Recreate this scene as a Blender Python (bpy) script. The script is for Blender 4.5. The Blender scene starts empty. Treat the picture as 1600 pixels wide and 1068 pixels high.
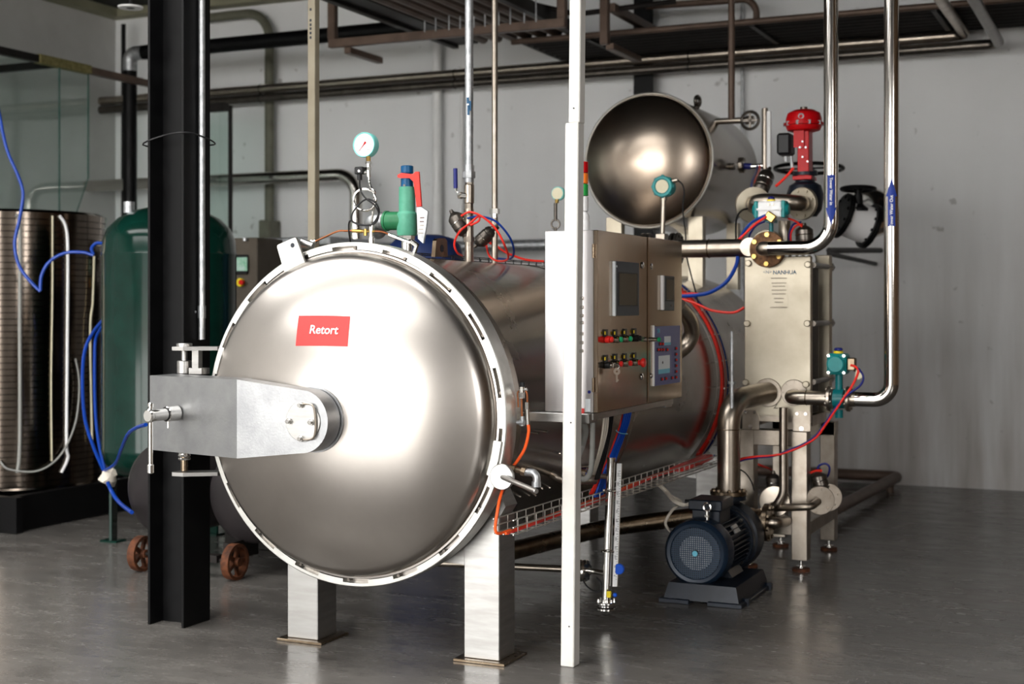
import bpy, math, random
from mathutils import Vector, Matrix
V = Vector
PI = math.pi
random.seed(7)
scene = bpy.context.scene
C = scene.collection

# ---------------------------------------------------------------- camera
FPX, VPX, HY, CH = 2200.0, 1800.0, 480.0, 1.5       # focal length in px, vanishing point of +Y, horizon row, eye height
TH = math.atan((VPX - 800) / FPX)
FWD = V((-math.sin(TH), math.cos(TH), 0)); RGT = V((math.cos(TH), math.sin(TH), 0)); UPV = V((0, 0, 1))
EYE = V((0, 0, CH))
cam = bpy.data.cameras.new('camera'); camo = bpy.data.objects.new('camera', cam); C.objects.link(camo)
camo.location = EYE; camo.rotation_euler = (PI / 2, 0, TH)
cam.sensor_width = 36; cam.lens = 36 * FPX / 1600
cam.shift_y = -(534 - HY) / 1600
cam.clip_end = 200
cam.dof.use_dof = True; cam.dof.focus_distance = 5.9; cam.dof.aperture_fstop = 2.6
scene.camera = camo

# ---------------------------------------------------------------- world, daylight through the openings, exposure
scene.view_settings.view_transform = 'Standard'
scene.view_settings.look = 'None'
scene.view_settings.gamma = 1
scene.view_settings.use_curve_mapping = False
scene.view_settings.exposure = 0.6
w = bpy.data.worlds.new('overcast_sky'); scene.world = w; w.use_nodes = True
w.node_tree.nodes['Background'].inputs[0].default_value = (1.0, 0.985, 0.96, 1)
w.node_tree.nodes['Background'].inputs[1].default_value = 7.5
ROOM = dict(x0=-10.3, x1=5.0, y0=-4.0, y1=12.2, z1=4.72)
DOORWAY = (-7.4, -0.8, 0.0, 4.2)                      # roller-door opening in the front wall: x0, x1, z0, z1
DOORWAY2 = (-9.8, -7.7, 1.0, 3.8)                    # window left of it
SIDEWIN = (-3.4, 1.0, 1.8, 4.0)                       # window band in the right wall: y0, y1, z0, z1
SKYL = [(-9.0, -2.2, -2.0, -0.8), (-9.0, -2.2, 0.8, 2.0), (-9.0, -2.2, 3.6, 4.8)]
def portal(name, loc, rot, sx, sy):
    l = bpy.data.lights.new(name, 'AREA'); l.shape = 'RECTANGLE'; l.size = sx; l.size_y = sy
    l.cycles.is_portal = True
    o = bpy.data.objects.new(name, l); C.objects.link(o); o.location = loc; o.rotation_euler = rot
for i, (x0, x1, z0, z1) in enumerate((DOORWAY, DOORWAY2)):
    portal('daylight_portal', ((x0 + x1) / 2, ROOM['y0'] - .05, (z0 + z1) / 2), (PI / 2, 0, PI), x1 - x0, z1 - z0)
portal('daylight_portal', (ROOM['x1'] + .05, (SIDEWIN[0] + SIDEWIN[1]) / 2, (SIDEWIN[2] + SIDEWIN[3]) / 2), (PI / 2, 0, PI / 2), SIDEWIN[1] - SIDEWIN[0], SIDEWIN[3] - SIDEWIN[2])
for x0, x1, y0, y1 in SKYL:
    portal('daylight_portal', ((x0 + x1) / 2, (y0 + y1) / 2, ROOM['z1'] + .05), (0, 0, 0), x1 - x0, y1 - y0)

# ---------------------------------------------------------------- pixel -> place helpers (a place always needs its own plane)
def ray(px, py): return FWD + RGT * ((px - 800) / FPX) + UPV * ((HY - py) / FPX)
def U(px, py, y): d = ray(px, py); return EYE + d * (y / d.y)
def UX(px, py, x): d = ray(px, py); return EYE + d * (x / d.x)
def UZ(px, py, z=0.0): d = ray(px, py); return EYE + d * ((z - CH) / d.z)

# ---------------------------------------------------------------- mesh builder
ORG = {}
def basis(ax):
    ax = V(ax).normalized()
    a = V((0, 0, 1)) if abs(ax.z) < .9 else V((1, 0, 0))
    u = ax.cross(a).normalized(); v = ax.cross(u).normalized()
    return u, v, ax
def spline(pts, n=6, closed=False):
    pts = [V(p) for p in pts]; out = []; m = len(pts)
    for i in range(m if closed else m - 1):
        if closed: p0, p1, p2, p3 = pts[i - 1], pts[i], pts[(i + 1) % m], pts[(i + 2) % m]
        else: p0, p1, p2, p3 = pts[max(i - 1, 0)], pts[i], pts[i + 1], pts[min(i + 2, m - 1)]
        for k in range(n):
            t = k / n
            out.append(.5 * ((2 * p1) + (-p0 + p2) * t + (2 * p0 - 5 * p1 + 4 * p2 - p3) * t * t + (-p0 + 3 * p1 - 3 * p2 + p3) * t ** 3))
    if not closed: out.append(pts[-1])
    return out
def fillet(pts, r, n=7):
    pts = [V(p) for p in pts]; out = [pts[0]]
    for i in range(1, len(pts) - 1):
        a, b, c = pts[i - 1], pts[i], pts[i + 1]
        d1 = (a - b); d2 = (c - b); l = min(r, d1.length * .48, d2.length * .48)
        d1.normalize(); d2.normalize()
        ang = d1.angle(d2, PI)
        if ang > PI - .03: out.append(b); continue
        p, q = b + d1 * l, b + d2 * l
        rad = l * math.tan(ang / 2)
        bis = (d1 + d2).normalized(); cen = b + bis * (rad / math.sin(ang / 2))
        e1 = (p - cen); e2 = (q - cen); tot = e1.angle(e2)
        for k in range(n + 1):
            t = k / n
            s = (math.sin((1 - t) * tot) * e1 + math.sin(t * tot) * e2) / math.sin(tot)
            out.append(cen + s)
    out.append(pts[-1]); return out
class MB:
    def __init__(s): s.v = []; s.f = []; s.mi = []; s.cur = 0
    def add(s, vs, fs):
        o = len(s.v); s.v += [V(p) for p in vs]; s.f += [tuple(i + o for i in f) for f in fs]; s.mi += [s.cur] * len(fs); return s
    def bb(s, x0, x1, y0, y1, z0, z1, bev=0): return s.box(((x0 + x1) / 2, (y0 + y1) / 2, (z0 + z1) / 2), (x1 - x0, y1 - y0, z1 - z0), bev)
    def box(s, c, sz, bev=0, rot=None):
        c = V(c); h = V(sz) / 2
        if bev <= 0:
            vs = [V((x * h.x, y * h.y, z * h.z)) for x in (-1, 1) for y in (-1, 1) for z in (-1, 1)]
            fs = [(0, 1, 3, 2), (4, 6, 7, 5), (0, 4, 5, 1), (2, 3, 7, 6), (0, 2, 6, 4), (1, 5, 7, 3)]
        else:
            b = min(bev, h.x * .49, h.y * .49, h.z * .49); vs = []; idx = {}
            for x in (-1, 1):
                for y in (-1, 1):
                    for z in (-1, 1):
                        for ax in range(3):
                            p = [x * (h.x - b), y * (h.y - b), z * (h.z - b)]; p[ax] = (x, y, z)[ax] * h[ax]
                            idx[(x, y, z, ax)] = len(vs); vs.append(V(p))
            fs = []
            for ax in range(3):
                o1, o2 = (ax + 1) % 3, (ax + 2) % 3
                for sg in (-1, 1):
                    q = []
                    for a, d in ((-1, -1), (1, -1), (1, 1), (-1, 1)):
                        k = [0, 0, 0]; k[ax] = sg; k[o1] = a; k[o2] = d; q.append(idx[(*k, ax)])
                    fs.append(tuple(q if sg > 0 else q[::-1]))
            for ax in range(3):
                o1, o2 = (ax + 1) % 3, (ax + 2) % 3
                for a in (-1, 1):
                    for d in (-1, 1):
                        k0 = [0, 0, 0]; k1 = [0, 0, 0]
                        k0[ax] = -1; k1[ax] = 1
                        for k in (k0, k1): k[o1] = a; k[o2] = d
                        q = [idx[(*k0, o1)], idx[(*k1, o1)], idx[(*k1, o2)], idx[(*k0, o2)]]
                        fs.append(tuple(q if a * d < 0 else q[::-1]))
            for x in (-1, 1):
                for y in (-1, 1):
                    for z in (-1, 1):
                        q = [idx[(x, y, z, 0)], idx[(x, y, z, 1)], idx[(x, y, z, 2)]]
                        fs.append(tuple(q if x * y * z > 0 else q[::-1]))
        if rot is not None: vs = [rot @ p for p in vs]
        return s.add([c + p for p in vs], fs)
    def lathe(s, prof, o, ax, n=32, a0=0, a1=2 * PI):
        u, v, ax = basis(ax); o = V(o); full = abs(a1 - a0 - 2 * PI) < 1e-6; m = n if full else n + 1
        vs = []
        for r, h in prof:
            for k in range(m):
                a = a0 + (a1 - a0) * k / n
                vs.append(o + ax * h + (u * math.cos(a) + v * math.sin(a)) * max(r, 1e-5))
        fs = []
        for i in range(len(prof) - 1):
            for k in range(n):
                k2 = (k + 1) % m
                fs.append((i * m + k, i * m + k2, (i + 1) * m + k2, (i + 1) * m + k))
        return s.add(vs, fs)
    def cyl(s, p0, p1, r0, r1=None, n=20, ch=0):
        p0, p1 = V(p0), V(p1); L = (p1 - p0).length; r1 = r0 if r1 is None else r1
        if L < 1e-7: return s
        prof = [(0, 0), (r0 - ch, 0), (r0, ch), (r1, L - ch), (r1 - ch, L), (0, L)] if ch else [(0, 0), (r0, 0), (r1, L), (0, L)]
        return s.lathe(prof, p0, p1 - p0, n)
    def hollow(s, p0, p1, ri, ro, n=32):
        p0, p1 = V(p0), V(p1); L = (p1 - p0).length
        return s.lathe([(ri, 0), (ro, 0), (ro, L), (ri, L), (ri, 0)], p0, p1 - p0, n)
    def tube(s, pts, r, n=10, bend=0, closed=False, bn=7, taper=None):
        pts = [V(p) for p in pts]
        if bend: pts = fillet(pts, bend, bn)
        q = [pts[0]]
        for p in pts[1:]:
            if (p - q[-1]).length > 1e-6: q.append(p)
        pts = q; m = len(pts)
        tan = []
        for i in range(m):
            a = pts[i - 1] if (i or closed) else pts[i]; b = pts[(i + 1) % m] if (i < m - 1 or closed) else pts[i]
            t = (b - a); tan.append(t.normalized() if t.length > 1e-9 else V((0, 0, 1)))
        u, v, _ = basis(tan[0]); vs = []
        for i in range(m):
            t = tan[i]; u = (u - t * u.dot(t)).normalized(); v = t.cross(u)
            rr = r if taper is None else r * taper[i] if i < len(taper) else r
            for k in range(n):
                a = 2 * PI * k / n; vs.append(pts[i] + (u * math.cos(a) + v * math.sin(a)) * rr)
        fs = []
        for i in range(m if closed else m - 1):
            j = (i + 1) % m
            for k in range(n):
                k2 = (k + 1) % n; fs.append((i * n + k, i * n + k2, j * n + k2, j * n + k))
        if not closed:
            fs.append(tuple(range(n))[::-1]); fs.append(tuple((m - 1) * n + k for k in range(n)))
        return s.add(vs, fs)
    def prism(s, poly, vec):
        n = len(poly); vec = V(vec); vs = [V(p) for p in poly] + [V(p) + vec for p in poly]
        fs = [tuple(range(n))[::-1], tuple(range(n, 2 * n))] + [(i, (i + 1) % n, n + (i + 1) % n, n + i) for i in range(n)]
        return s.add(vs, fs)
    def sphere(s, c, r, n=16, ax=(0, 0, 1), sq=1.0):
        k = n // 2
        return s.lathe([(r * math.sin(PI * i / k), -r * sq * math.cos(PI * i / k)) for i in range(k + 1)], c, ax, n)
    def torus(s, c, ax, R, r, n=32, m=8):
        return s.lathe([(R + r * math.cos(2 * PI * k / m), r * math.sin(2 * PI * k / m)) for k in range(m + 1)], c, ax, n)
    def bolts(s, c, ax, R, nb, r, h, a0=0, n=6):
        u, v, ax = basis(ax); c = V(c)
        for k in range(nb):
            a = a0 + 2 * PI * k / nb; p = c + (u * math.cos(a) + v * math.sin(a)) * R
            s.cyl(p, p + ax * h, r, n=n)
        return s
    def flange(s, c, ax, r, t, nb=8, br=.01, ri=0):
        c = V(c); ax = V(ax).normalized()
        s.cyl(c - ax * t / 2, c + ax * t / 2, r, n=36, ch=.003)
        if nb:
            s.bolts(c + ax * t / 2, ax, r * .8, nb, br, br * .9, .3); s.bolts(c - ax * t / 2, -ax, r * .8, nb, br, br * .9, .3)
        return s
    def build(s, name, mat, parent=None, label=None, cat=None, group=None, kind=None, loc=None, ang=35, flat=False):
        me = bpy.data.meshes.new(name)
        if loc is None:
            if parent is not None: org = ORG[parent.name]
            else:
                n = len(s.v); org = V((sum(p.x for p in s.v) / n, sum(p.y for p in s.v) / n, min(p.z for p in s.v)))
        else: org = V(loc)
        me.from_pydata([tuple(p - org) for p in s.v], [], s.f)
        mats = mat if isinstance(mat, (list, tuple)) else [mat]
        for m in mats: me.materials.append(m)
        if len(mats) > 1: me.polygons.foreach_set('material_index', s.mi)
        import bmesh
        bm = bmesh.new(); bm.from_mesh(me)
        bmesh.ops.remove_doubles(bm, verts=bm.verts, dist=2e-5)
        bmesh.ops.recalc_face_normals(bm, faces=bm.faces)
        bm.to_mesh(me); bm.free()
        if not flat:
            me.shade_smooth(); me.set_sharp_from_angle(angle=math.radians(ang))
        o = bpy.data.objects.new(name, me); C.objects.link(o)
        if parent is not None:
            o.parent = parent; o.location = org - ORG[parent.name]
        else: o.location = org
        ORG[o.name] = org
        return tag(o, label, cat, group, kind)
def tag(o, label=None, cat=None, group=None, kind=None):
    for k, v in (('label', label), ('category', cat), ('group', group), ('kind', kind)):
        if v: o[k] = v
    return o
def thing(name, label, cat, loc, group=None, kind=None):
    o = bpy.data.objects.new(name, None); C.objects.link(o); o.location = loc; o.empty_display_size = .1
    ORG[o.name] = V(loc); return tag(o, label, cat, group, kind)
def text(name, body, at, xd, nrm, size, mat, parent, align='CENTER', bold=0, ext=.0006):
    cu = bpy.data.curves.new(name, 'FONT'); cu.body = body; cu.size = size; cu.align_x = align; cu.align_y = 'CENTER'
    cu.extrude = ext; cu.offset = bold; cu.materials.append(mat)
    o = bpy.data.objects.new(name, cu); C.objects.link(o)
    xd = V(xd).normalized(); nrm = V(nrm).normalized(); yd = nrm.cross(xd)
    m = Matrix((xd, yd, nrm)).transposed()
    o.rotation_euler = m.to_euler(); o.parent = parent; o.location = V(at) - ORG[parent.name]
    ORG[o.name] = V(at); return o

# ---------------------------------------------------------------- materials
def srgb(r, g, b):
    f = lambda c: (c / 255 / 12.92) if c <= 10 else ((c / 255 + .055) / 1.055) ** 2.4
    return (f(r), f(g), f(b), 1)
def M(name, c1, c2=None, metal=0, rough=.5, scale=6, rvar=0, bump=0, bscale=60, stretch=(1, 1, 1), coat=0, spec=.28, emit=None, lo=.35, hi=.65, alpha=None):
    m = bpy.data.materials.new(name); m.use_nodes = True; nt = m.node_tree; N = nt.nodes; L = nt.links
    b = N['Principled BSDF']
    b.inputs['Base Color'].default_value = c1; b.inputs['Metallic'].default_value = metal; b.inputs['Roughness'].default_value = rough
    b.inputs['Specular IOR Level'].default_value = spec
    if coat: b.inputs['Coat Weight'].default_value = coat; b.inputs['Coat Roughness'].default_value = .08
    if emit: b.inputs['Emission Color'].default_value = c1; b.inputs['Emission Strength'].default_value = emit
    if c2 or rvar or bump:
        tc = N.new('ShaderNodeTexCoord'); mp = N.new('ShaderNodeMapping'); mp.inputs['Scale'].default_value = stretch
        L.new(tc.outputs['Object'], mp.inputs['Vector'])
        no = N.new('ShaderNodeTexNoise'); no.inputs['Scale'].default_value = scale; no.inputs['Detail'].default_value = 6; no.inputs['Roughness'].default_value = .6
        L.new(mp.outputs[0], no.inputs['Vector'])
        if c2:
            rp = N.new('ShaderNodeValToRGB'); rp.color_ramp.elements[0].position = lo; rp.color_ramp.elements[1].position = hi
            rp.color_ramp.elements[0].color = c1; rp.color_ramp.elements[1].color = c2
            L.new(no.outputs['Fac'], rp.inputs[0]); L.new(rp.outputs[0], b.inputs['Base Color'])
        if rvar:
            mr = N.new('ShaderNodeMapRange'); mr.inputs['From Min'].default_value = .3; mr.inputs['From Max'].default_value = .7
            mr.inputs['To Min'].default_value = max(rough - rvar, .02); mr.inputs['To Max'].default_value = rough + rvar
            L.new(no.outputs['Fac'], mr.inputs[0]); L.new(mr.outputs[0], b.inputs['Roughness'])
        if bump:
            n2 = N.new('ShaderNodeTexNoise'); n2.inputs['Scale'].default_value = bscale; n2.inputs['Detail'].default_value = 4
            L.new(mp.outputs[0], n2.inputs['Vector'])
            bp = N.new('ShaderNodeBump'); bp.inputs['Strength'].default_value = bump; bp.inputs['Distance'].default_value = .01
            L.new(n2.outputs['Fac'], bp.inputs['Height']); L.new(bp.outputs[0], b.inputs['Normal'])
    return m
S = srgb
def radial_brush(m, amount, axis='Y'):
    N, L = m.node_tree.nodes, m.node_tree.links; b = N['Principled BSDF']
    b.inputs['Anisotropic'].default_value = amount
    t = N.new('ShaderNodeTangent'); t.direction_type = 'RADIAL'; t.axis = axis; L.new(t.outputs[0], b.inputs['Tangent'])
m_door = M('satin_stainless_dished', S(196, 190, 184), S(180, 174, 168), 1, .31, scale=1.6, rvar=.03)
m_ring = M('ground_stainless', S(196, 195, 191), S(178, 177, 172), 1, .42, scale=8, rvar=.06)
m_shell = M('rolled_stainless', S(190, 180, 169), S(170, 160, 148), 1, .25, scale=2.0, rvar=.04)
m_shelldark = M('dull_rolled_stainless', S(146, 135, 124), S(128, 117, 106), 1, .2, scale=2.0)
m_grille = M('grille_wire', S(62, 76, 94), None, .2, .4)
m_plate = M('brushed_stainless_sheet', S(176, 175, 173), S(160, 158, 155), 1, .38, scale=4, rvar=.06, bump=.02, bscale=160, stretch=(1, 1, 8))
m_cab = M('cabinet_stainless', S(190, 173, 155), S(174, 157, 139), 1, .17, scale=5, rvar=.05, bump=.02, bscale=160, stretch=(1, 1, .1))
m_cabside = M('cabinet_side_stainless', S(180, 177, 177), S(166, 163, 163), 1, .4, scale=5, rvar=.05, bump=.02, bscale=160, stretch=(1, 1, .1))
m_arm = M('cast_stainless', S(168, 169, 170), S(150, 151, 153), 1, .40, scale=7, rvar=.05, bump=.05, bscale=120)
m_pol = M('polished_stainless', S(205, 200, 194), None, 1, .10)
m_sat = M('satin_pipe', S(176, 166, 154), S(154, 144, 132), 1, .33, scale=9, rvar=.05)
m_tankdome = M('spun_tank_end', S(192, 178, 163), S(172, 156, 141), 1, .3, scale=2.2)
radial_brush(m_tankdome, .55); radial_brush(m_door, .35)
m_galv = M('galvanised_steel', S(196, 198, 200), S(160, 163, 166), .85, .42, scale=30, rvar=.08)
m_chrome = M('bright_metal', S(222, 220, 216), None, 1, .14)
m_bronze = M('stained_stainless', S(138, 124, 106), S(110, 94, 76), 1, .3, scale=9, rvar=.08)
m_copper = M('copper_tube', S(184, 120, 84), S(160, 96, 62), 1, .28, scale=20)
m_brass = M('brass', S(176, 146, 84), None, 1, .28)
m_hxplate = M('heat_exchanger_plate', S(190, 182, 165), S(170, 160, 142), .9, .42, scale=3, rvar=.06)
m_blackpaint = M('black_gloss_paint', S(6, 6, 7), S(12, 12, 13), 0, .45, scale=12, rvar=.08, bump=.03, bscale=80, spec=.16)
m_black = M('black_plastic', S(22, 22, 24), None, 0, .45)
m_rubber = M('black_cable_sheath', S(20, 20, 22), None, 0, .5)
m_white = M('white_paint', S(218, 216, 211), S(208, 205, 199), 0, .38, scale=3)
m_whitep = M('white_plastic', S(238, 238, 238), None, 0, .4)
m_cream = M('cream_strip', S(212, 205, 178), S(200, 192, 164), 0, .45, scale=6)
m_beige = M('beige_painted_tube', S(150, 142, 124), S(138, 129, 110), 0, .45, scale=5)
m_olive = M('olive_duct', S(112, 112, 98), S(96, 96, 82), 0, .5, scale=5)
m_pvc = M('white_pvc', S(240, 240, 240), S(228, 228, 228), 0, .4, scale=4)
m_greentank = M('dark_green_enamel', S(8, 44, 36), S(6, 35, 28), 0, .16, scale=5, coat=.15, spec=.16)
m_darkdrum = M('charcoal_enamel', S(40, 36, 37), S(32, 29, 30), 0, .4, scale=7)
m_rust = M('rusty_iron', S(118, 70, 45), S(66, 42, 31), .3, .7, scale=24, bump=.2, bscale=60)
m_rustfl = M('rust_painted_flange', S(124, 88, 58), S(84, 58, 38), .3, .6, scale=40, bump=.15)
m_corr = M('corrugated_stainless', S(118, 108, 99), S(94, 86, 78), 1, .14, scale=3, rvar=.04)
m_red = M('red_enamel', S(186, 10, 18), S(166, 8, 14), 0, .34, scale=10, spec=.16)
m_redh = M('red_handle', S(226, 52, 42), None, 0, .4)
m_green = M('green_cast_enamel', S(92, 166, 140), S(80, 152, 126), 0, .4, scale=16, bump=.06)
m_dkgreen = M('deep_green_enamel', S(44, 120, 78), S(38, 104, 68), 0, .4, scale=12)
m_blue = M('blue_enamel', S(12, 78, 122), None, 0, .35)
m_teal = M('teal_enamel', S(24, 142, 142), S(18, 124, 126), 0, .35, scale=14)
m_tealdk = M('dark_teal_enamel', S(14, 104, 108), None, 0, .3)
m_mint = M('mint_case', S(128, 206, 200), None, 0, .35)
m_redlab = M('red_sticker', S(222, 58, 56), None, 0, .45)
m_redtube = M('red_air_tube', S(232, 52, 40), None, 0, .3)
m_orange = M('orange_air_hose', S(240, 92, 36), None, 0, .35)
m_bluetube = M('blue_air_tube', S(10, 58, 150), None, 0, .3)
m_navy = M('navy_tube', S(28, 34, 110), None, 0, .35)
m_bluec = M('bright_blue_cable', S(22, 86, 205), None, 0, .35)
m_greyhose = M('grey_corrugated_hose', S(142, 142, 138), None, 0, .5)
m_whitec = M('white_cable', S(214, 206, 192), None, 0, .45)
m_tarp = M('blue_tarpaulin', S(26, 44, 90), None, 0, .5)
m_motor = M('dark_navy_casting', S(26, 33, 44), S(20, 26, 35), .1, .36, scale=14, bump=.04)
m_motorb = M('navy_fan_cowl', S(26, 40, 57), S(22, 35, 50), .1, .26, scale=8)
m_yellow = M('yellow_plastic', S(238, 214, 40), None, 0, .45)
m_slate = M('slate_bezel', S(52, 58, 66), None, 0, .42)
m_lcd = M('unlit_screen', S(74, 70, 58), None, 0, .12, spec=.5)
m_lav = M('lavender_panel', S(92, 96, 140), None, 0, .4)
m_scrw = M('pale_print', S(222, 228, 232), None, 0, .4)
m_scrb = M('sky_blue_print', S(110, 190, 214), None, 0, .4)
m_btnr = M('red_button', S(206, 36, 32), None, 0, .3)
m_btng = M('green_button', S(20, 150, 96), None, 0, .3)
m_btnb = M('black_button', S(24, 24, 24), None, 0, .35)
m_decal = M('blue_decal', S(22, 52, 140), None, 0, .45)
m_ink = M('dark_print', S(40, 44, 52), None, 0, .5)
m_inkblue = M('blue_print', S(30, 78, 112), None, 0, .5)
m_greyprint = M('grey_print', S(150, 140, 126), None, 0, .5)
m_gunmetal = M('gunmetal_actuator', S(104, 98, 92), S(84, 79, 74), .9, .32, scale=10)
m_tray = M('dark_steel_tray', S(36, 32, 30), S(24, 22, 21), .2, .5, scale=8)
m_browntube = M('brown_painted_tube', S(104, 86, 75), S(86, 71, 62), .2, .42, scale=6)
m_lamp_or = M('orange_lens', S(232, 120, 40), None, 0, .25)
m_lamp_gr = M('green_lens', S(40, 150, 70), None, 0, .25)
m_panelbox = M('brown_control_box', S(92, 84, 74), S(82, 74, 64), 0, .5, scale=6)
m_screen = M('lit_screen', S(190, 214, 206), S(120, 190, 150), 0, .2, scale=22, emit=None)
m_jointpaint = M('yellow_green_clamp', S(150, 142, 96), S(120, 112, 70), .3, .6, scale=30)
def mat_glass():
    m = bpy.data.materials.new('clear_glass'); m.use_nodes = True; nt = m.node_tree; N = nt.nodes; L = nt.links
    N.remove(N['Principled BSDF']); out = N['Material Output']
    tr = N.new('ShaderNodeBsdfTransparent'); tr.inputs[0].default_value = (.90, .965, .945, 1)
    gl = N.new('ShaderNodeBsdfGlossy'); gl.inputs['Roughness'].default_value = .02
    fr = N.new('ShaderNodeValue'); fr.outputs[0].default_value = .10
    mx = N.new('ShaderNodeMixShader'); L.new(fr.outputs[0], mx.inputs[0]); L.new(tr.outputs[0], mx.inputs[1]); L.new(gl.outputs[0], mx.inputs[2])
    L.new(mx.outputs[0], out.inputs[0]); return m
m_glass = mat_glass()
m_glassedge = M('glass_edge', S(60, 96, 88), None, 0, .2)

def mat_floor():
    m = bpy.data.materials.new('polished_concrete'); m.use_nodes = True; nt = m.node_tree; N = nt.nodes; L = nt.links; b = N['Principled BSDF']
    tc = N.new('ShaderNodeTexCoord')
    def noise(scale, st=(1, 1, 1), det=8, ro=.62, rot=0):
        mp = N.new('ShaderNodeMapping'); mp.inputs['Scale'].default_value = st; mp.inputs['Rotation'].default_value = (0, 0, rot)
        L.new(tc.outputs['Object'], mp.inputs[0])
        n = N.new('ShaderNodeTexNoise'); n.inputs['Scale'].default_value = scale; n.inputs['Detail'].default_value = det; n.inputs['Roughness'].default_value = ro
        L.new(mp.outputs[0], n.inputs['Vector']); return n
    n1 = noise(1.1); n2 = noise(3.2, (1, 2.6, 1), rot=.5); n3 = noise(26, det=3)
    rp = N.new('ShaderNodeValToRGB'); e = rp.color_ramp.elements
    e[0].position = .3; e[0].color = S(74, 71, 68); e[1].position = .72; e[1].color = S(114, 111, 107)
    mx = N.new('ShaderNodeMix'); mx.data_type = 'FLOAT'; mx.inputs[0].default_value = .5
    L.new(n1.outputs['Fac'], mx.inputs[2]); L.new(n2.outputs['Fac'], mx.inputs[3]); L.new(mx.outputs[0], rp.inputs[0])
    # pale scratches and scuffs: thin threshold bands of stretched noise
    sc = noise(2.3, (1, 5, 1), 3, .5, .35); sc2 = noise(3.1, (6, 1, 1), 3, .5, -.3); msk = noise(1.7, det=4)
    def band(n, wd):
        a = N.new('ShaderNodeMath'); a.operation = 'SUBTRACT'; a.inputs[1].default_value = .5; L.new(n.outputs['Fac'], a.inputs[0])
        c = N.new('ShaderNodeMath'); c.operation = 'ABSOLUTE'; L.new(a.outputs[0], c.inputs[0])
        d = N.new('ShaderNodeMapRange'); d.inputs['From Min'].default_value = 0; d.inputs['From Max'].default_value = wd; d.inputs['To Min'].default_value = 1; d.inputs['To Max'].default_value = 0
        L.new(c.outputs[0], d.inputs[0]); return d
    b1 = band(sc, .0035); b2 = band(sc2, .003)
    mxx = N.new('ShaderNodeMath'); mxx.operation = 'MAXIMUM'; L.new(b1.outputs[0], mxx.inputs[0]); L.new(b2.outputs[0], mxx.inputs[1])
    mk = N.new('ShaderNodeMapRange'); mk.inputs['From Min'].default_value = .5; mk.inputs['From Max'].default_value = .62; mk.inputs['To Max'].default_value = .42
    L.new(msk.outputs['Fac'], mk.inputs[0])
    ml = N.new('ShaderNodeMath'); ml.operation = 'MULTIPLY'; L.new(mxx.outputs[0], ml.inputs[0]); L.new(mk.outputs[0], ml.inputs[1])
    cm = N.new('ShaderNodeMix'); cm.data_type = 'RGBA'; L.new(ml.outputs[0], cm.inputs[0]); L.new(rp.outputs[0], cm.inputs[6]); cm.inputs[7].default_value = S(178, 174, 168)
    # rusty-brown dust stains
    st = noise(.9, det=5); sr = N.new('ShaderNodeMapRange'); sr.inputs['From Min'].default_value = .55; sr.inputs['From Max'].default_value = .75; sr.inputs['To Max'].default_value = .35
    L.new(st.outputs['Fac'], sr.inputs[0])
    c2 = N.new('ShaderNodeMix'); c2.data_type = 'RGBA'; L.new(sr.outputs[0], c2.inputs[0]); L.new(cm.outputs[2], c2.inputs[6]); c2.inputs[7].default_value = S(104, 92, 86)
    L.new(c2.outputs[2], b.inputs['Base Color'])
    mr = N.new('ShaderNodeMapRange'); mr.inputs['From Min'].default_value = .3; mr.inputs['From Max'].default_value = .7; mr.inputs['To Min'].default_value = .15; mr.inputs['To Max'].default_value = .32
    L.new(n2.outputs['Fac'], mr.inputs[0]); L.new(mr.outputs[0], b.inputs['Roughness']); b.inputs['Specular IOR Level'].default_value = .36
    bp = N.new('ShaderNodeBump'); bp.inputs['Strength'].default_value = .06; bp.inputs['Distance'].default_value = .01
    L.new(n3.outputs['Fac'], bp.inputs['Height']); L.new(bp.outputs[0], b.inputs['Normal'])
    return m
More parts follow.
